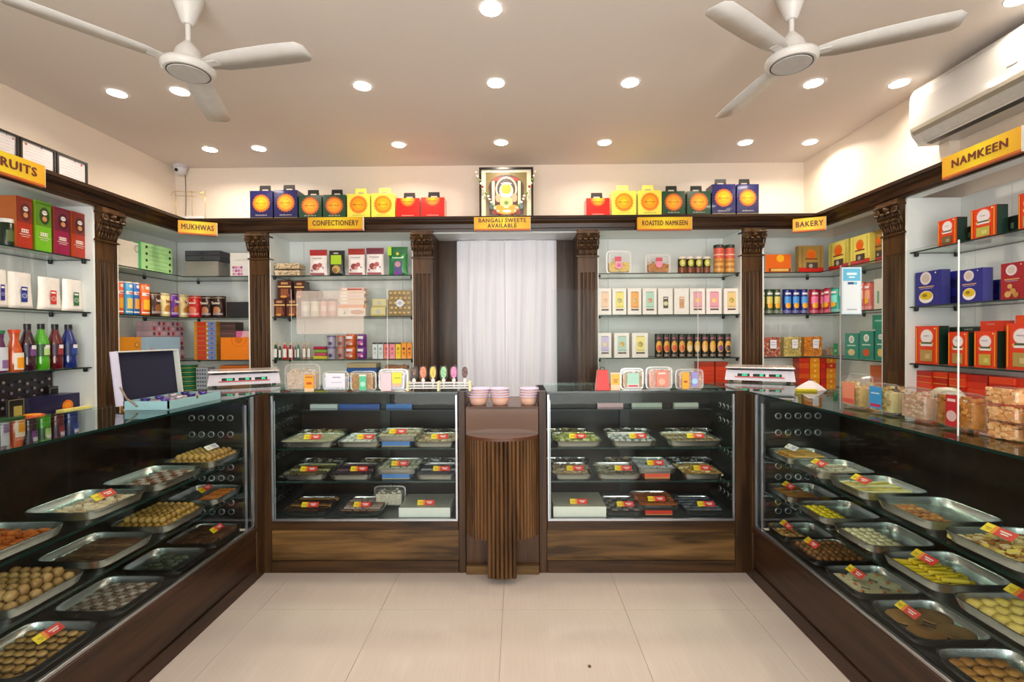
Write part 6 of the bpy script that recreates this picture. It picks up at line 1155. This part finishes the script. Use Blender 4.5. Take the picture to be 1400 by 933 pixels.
spk(1224, 1268, 530, ['#cfa890', '#dcc0a4', '#c09880'], 'clear pack of pinkish wafers without label, right counter', [], seed=83)
spk(1271, 1336, 536, ['#b87a34', '#c88c48', '#a86a28'], 'clear pack of orange fried sticks with red label, right counter', [('r', .0, .5, .26, .84, '#c4242c'), ('d', .0, .36, .22, '#d8b0b0'), ('r', 0, .78, .18, .07, '#eec8c8')], seed=84)
for i in range(3): spk(1341, 1394, 540, ['#dca468', '#d09458', '#e4b680'], ('lowest', 'middle', 'topmost')[i] + ' clear tub of orange wafers in the stack of three, right counter', [], seed=85 + i, base=ZT + i * .052, h=.05)
spk(1396, 1440, 552, ['#b8282a', '#c43a34'], 'clear red sweet pack at the right picture edge on the right counter', [], seed=90)
x, y = XR + .24, atX(1295, 540, XR + .24)[0]
t = thing('tape_roll', 'cream roll of packing tape standing behind the clear packs', 'tape', (x, y, ZT + .062), -PI / 2)
part('tape', MB().lathe([(.036, -.02), (.06, -.02), (.06, .02), (.036, .02), (.036, -.02)], mat('#d9d2bc', .35), 28, (0, 0, 0), 'y'), t); part('core', MB().lathe([(.035, -.021), (.0365, -.021), (.0365, .021), (.035, .021)], mat('#8a7050', .7), 28, (0, 0, 0), 'y'), t)
# stack of packs farther back, right counter (behind the screen)
snackpack((XR + .26, 2.22, ZT), -PI / 2, .16, .1, .13, ['#d89038', '#e0a44c'], 'clear pack of amber snacks at the back of the right counter', 'clear snack packs on the counters', seed=95, filln=40)
# acrylic screens
EDG = mat('#d6d8d2', .3)
def screen(name, x0, x1, y0, y1, zt, label):
    cx, cy = (x0 + x1) / 2, (y0 + y1) / 2
    t = thing(name, label, 'screen', (cx, cy, ZT)); h = zt - ZT; a, b, c, d = x0 - cx, x1 - cx, y0 - cy, y1 - cy
    part('clear_panel', MB().box(a, b, c, d, 0, h, ACRY), t)
    th = .0022
    if b - a > d - c:
        part('polished_edge', MB().box(a - th, a, c, d, 0, h, EDG), t); part('polished_edge', MB().box(b, b + th, c, d, 0, h, EDG), t)
    else:
        part('polished_edge', MB().box(a, b, c - th, c, 0, h, EDG), t); part('polished_edge', MB().box(a, b, d, d + th, 0, h, EDG), t)
    part('top_edge', MB().box(a, b, c, d, h, h + .001, ACRY), t); return t
sX = XR + .055; ys0 = atX(1309, 450, sX)[0]; ys1 = atX(1149, 450, sX)[0]
screen('acrylic_screen', sX, sX + .004, ys0, ys1, 1.63, 'tall clear acrylic screen standing along the right counter')
# payment standee fixed at the far edge
a = atY(1149, 400, ys1 + .02); b = atY(1176, 400, ys1 + .02); zt = atY(1162, 366, ys1 + .02)[1]; zb = atY(1162, 430, ys1 + .02)[1]; w = b[0] - a[0]; h = zt - zb
t = thing('payment_sign', 'white payment sign with light blue header fixed to the acrylic screen', 'sign', ((a[0] + b[0]) / 2, ys1 + .012, zb))
part('sign_plate', MB().box(-w / 2, w / 2, 0, .004, 0, h, mat('#cfdfee', .3)), t); part('sign_print', prints(MB(), w, h, [('r', 0, .46, .86, .86, '#e9ebef'), ('r', 0, .84, .86, .26, '#62b8dc'), ('r', 0, .86, .5, .05, '#e0f0f8'), ('r', 0, .79, .3, .03, '#e0f0f8'), ('r', -.06, .66, .3, .05, '#2c4a84'), ('r', .18, .66, .16, .05, '#5ac0e0'), ('r', 0, .1, .5, .03, '#b0b8c4')]), t)
part('sign_clip', MB().box(-w / 2 + .0, -w / 2 + .02, .004, .014, h * .4, h * .6, EDG), t)
PALE_PATCH = bpy.data.materials.new('pale_translucent'); PALE_PATCH.use_nodes = True
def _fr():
    n = PALE_PATCH.node_tree.nodes; l = PALE_PATCH.node_tree.links; n.clear(); o = n.new('ShaderNodeOutputMaterial'); tr = n.new('ShaderNodeBsdfTransparent'); d = n.new('ShaderNodeBsdfDiffuse'); d.inputs[0].default_value = lin('#e8d9cc'); m = n.new('ShaderNodeMixShader'); m.inputs[0].default_value = .3
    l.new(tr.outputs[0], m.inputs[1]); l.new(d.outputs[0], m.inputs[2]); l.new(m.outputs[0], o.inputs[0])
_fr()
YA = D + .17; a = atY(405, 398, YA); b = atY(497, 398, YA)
t = screen('acrylic_screen', a[0] - .03, b[0] + .14, YA, YA + .004, a[1] + .01, 'clear acrylic screen with pale rounded patch behind the packs, back left counter')
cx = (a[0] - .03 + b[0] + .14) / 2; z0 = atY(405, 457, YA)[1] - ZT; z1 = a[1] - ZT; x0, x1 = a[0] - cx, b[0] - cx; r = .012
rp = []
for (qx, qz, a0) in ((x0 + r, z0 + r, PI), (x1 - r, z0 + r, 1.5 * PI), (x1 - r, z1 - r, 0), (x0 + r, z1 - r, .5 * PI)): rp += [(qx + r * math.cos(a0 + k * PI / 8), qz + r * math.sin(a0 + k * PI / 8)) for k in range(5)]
part('pale_patch', MB().poly(rp, -.0035, -.0025, PALE_PATCH, 'y'), t)  # pale see-through patch with rounded corners over part of the panel
a = atY(752, 430, YA)[0]; b = atY(954, 430, YA)[0]
screen('acrylic_screen', a, b, YA, YA + .004, 1.62, 'clear acrylic screen behind the packs on the back right counter')
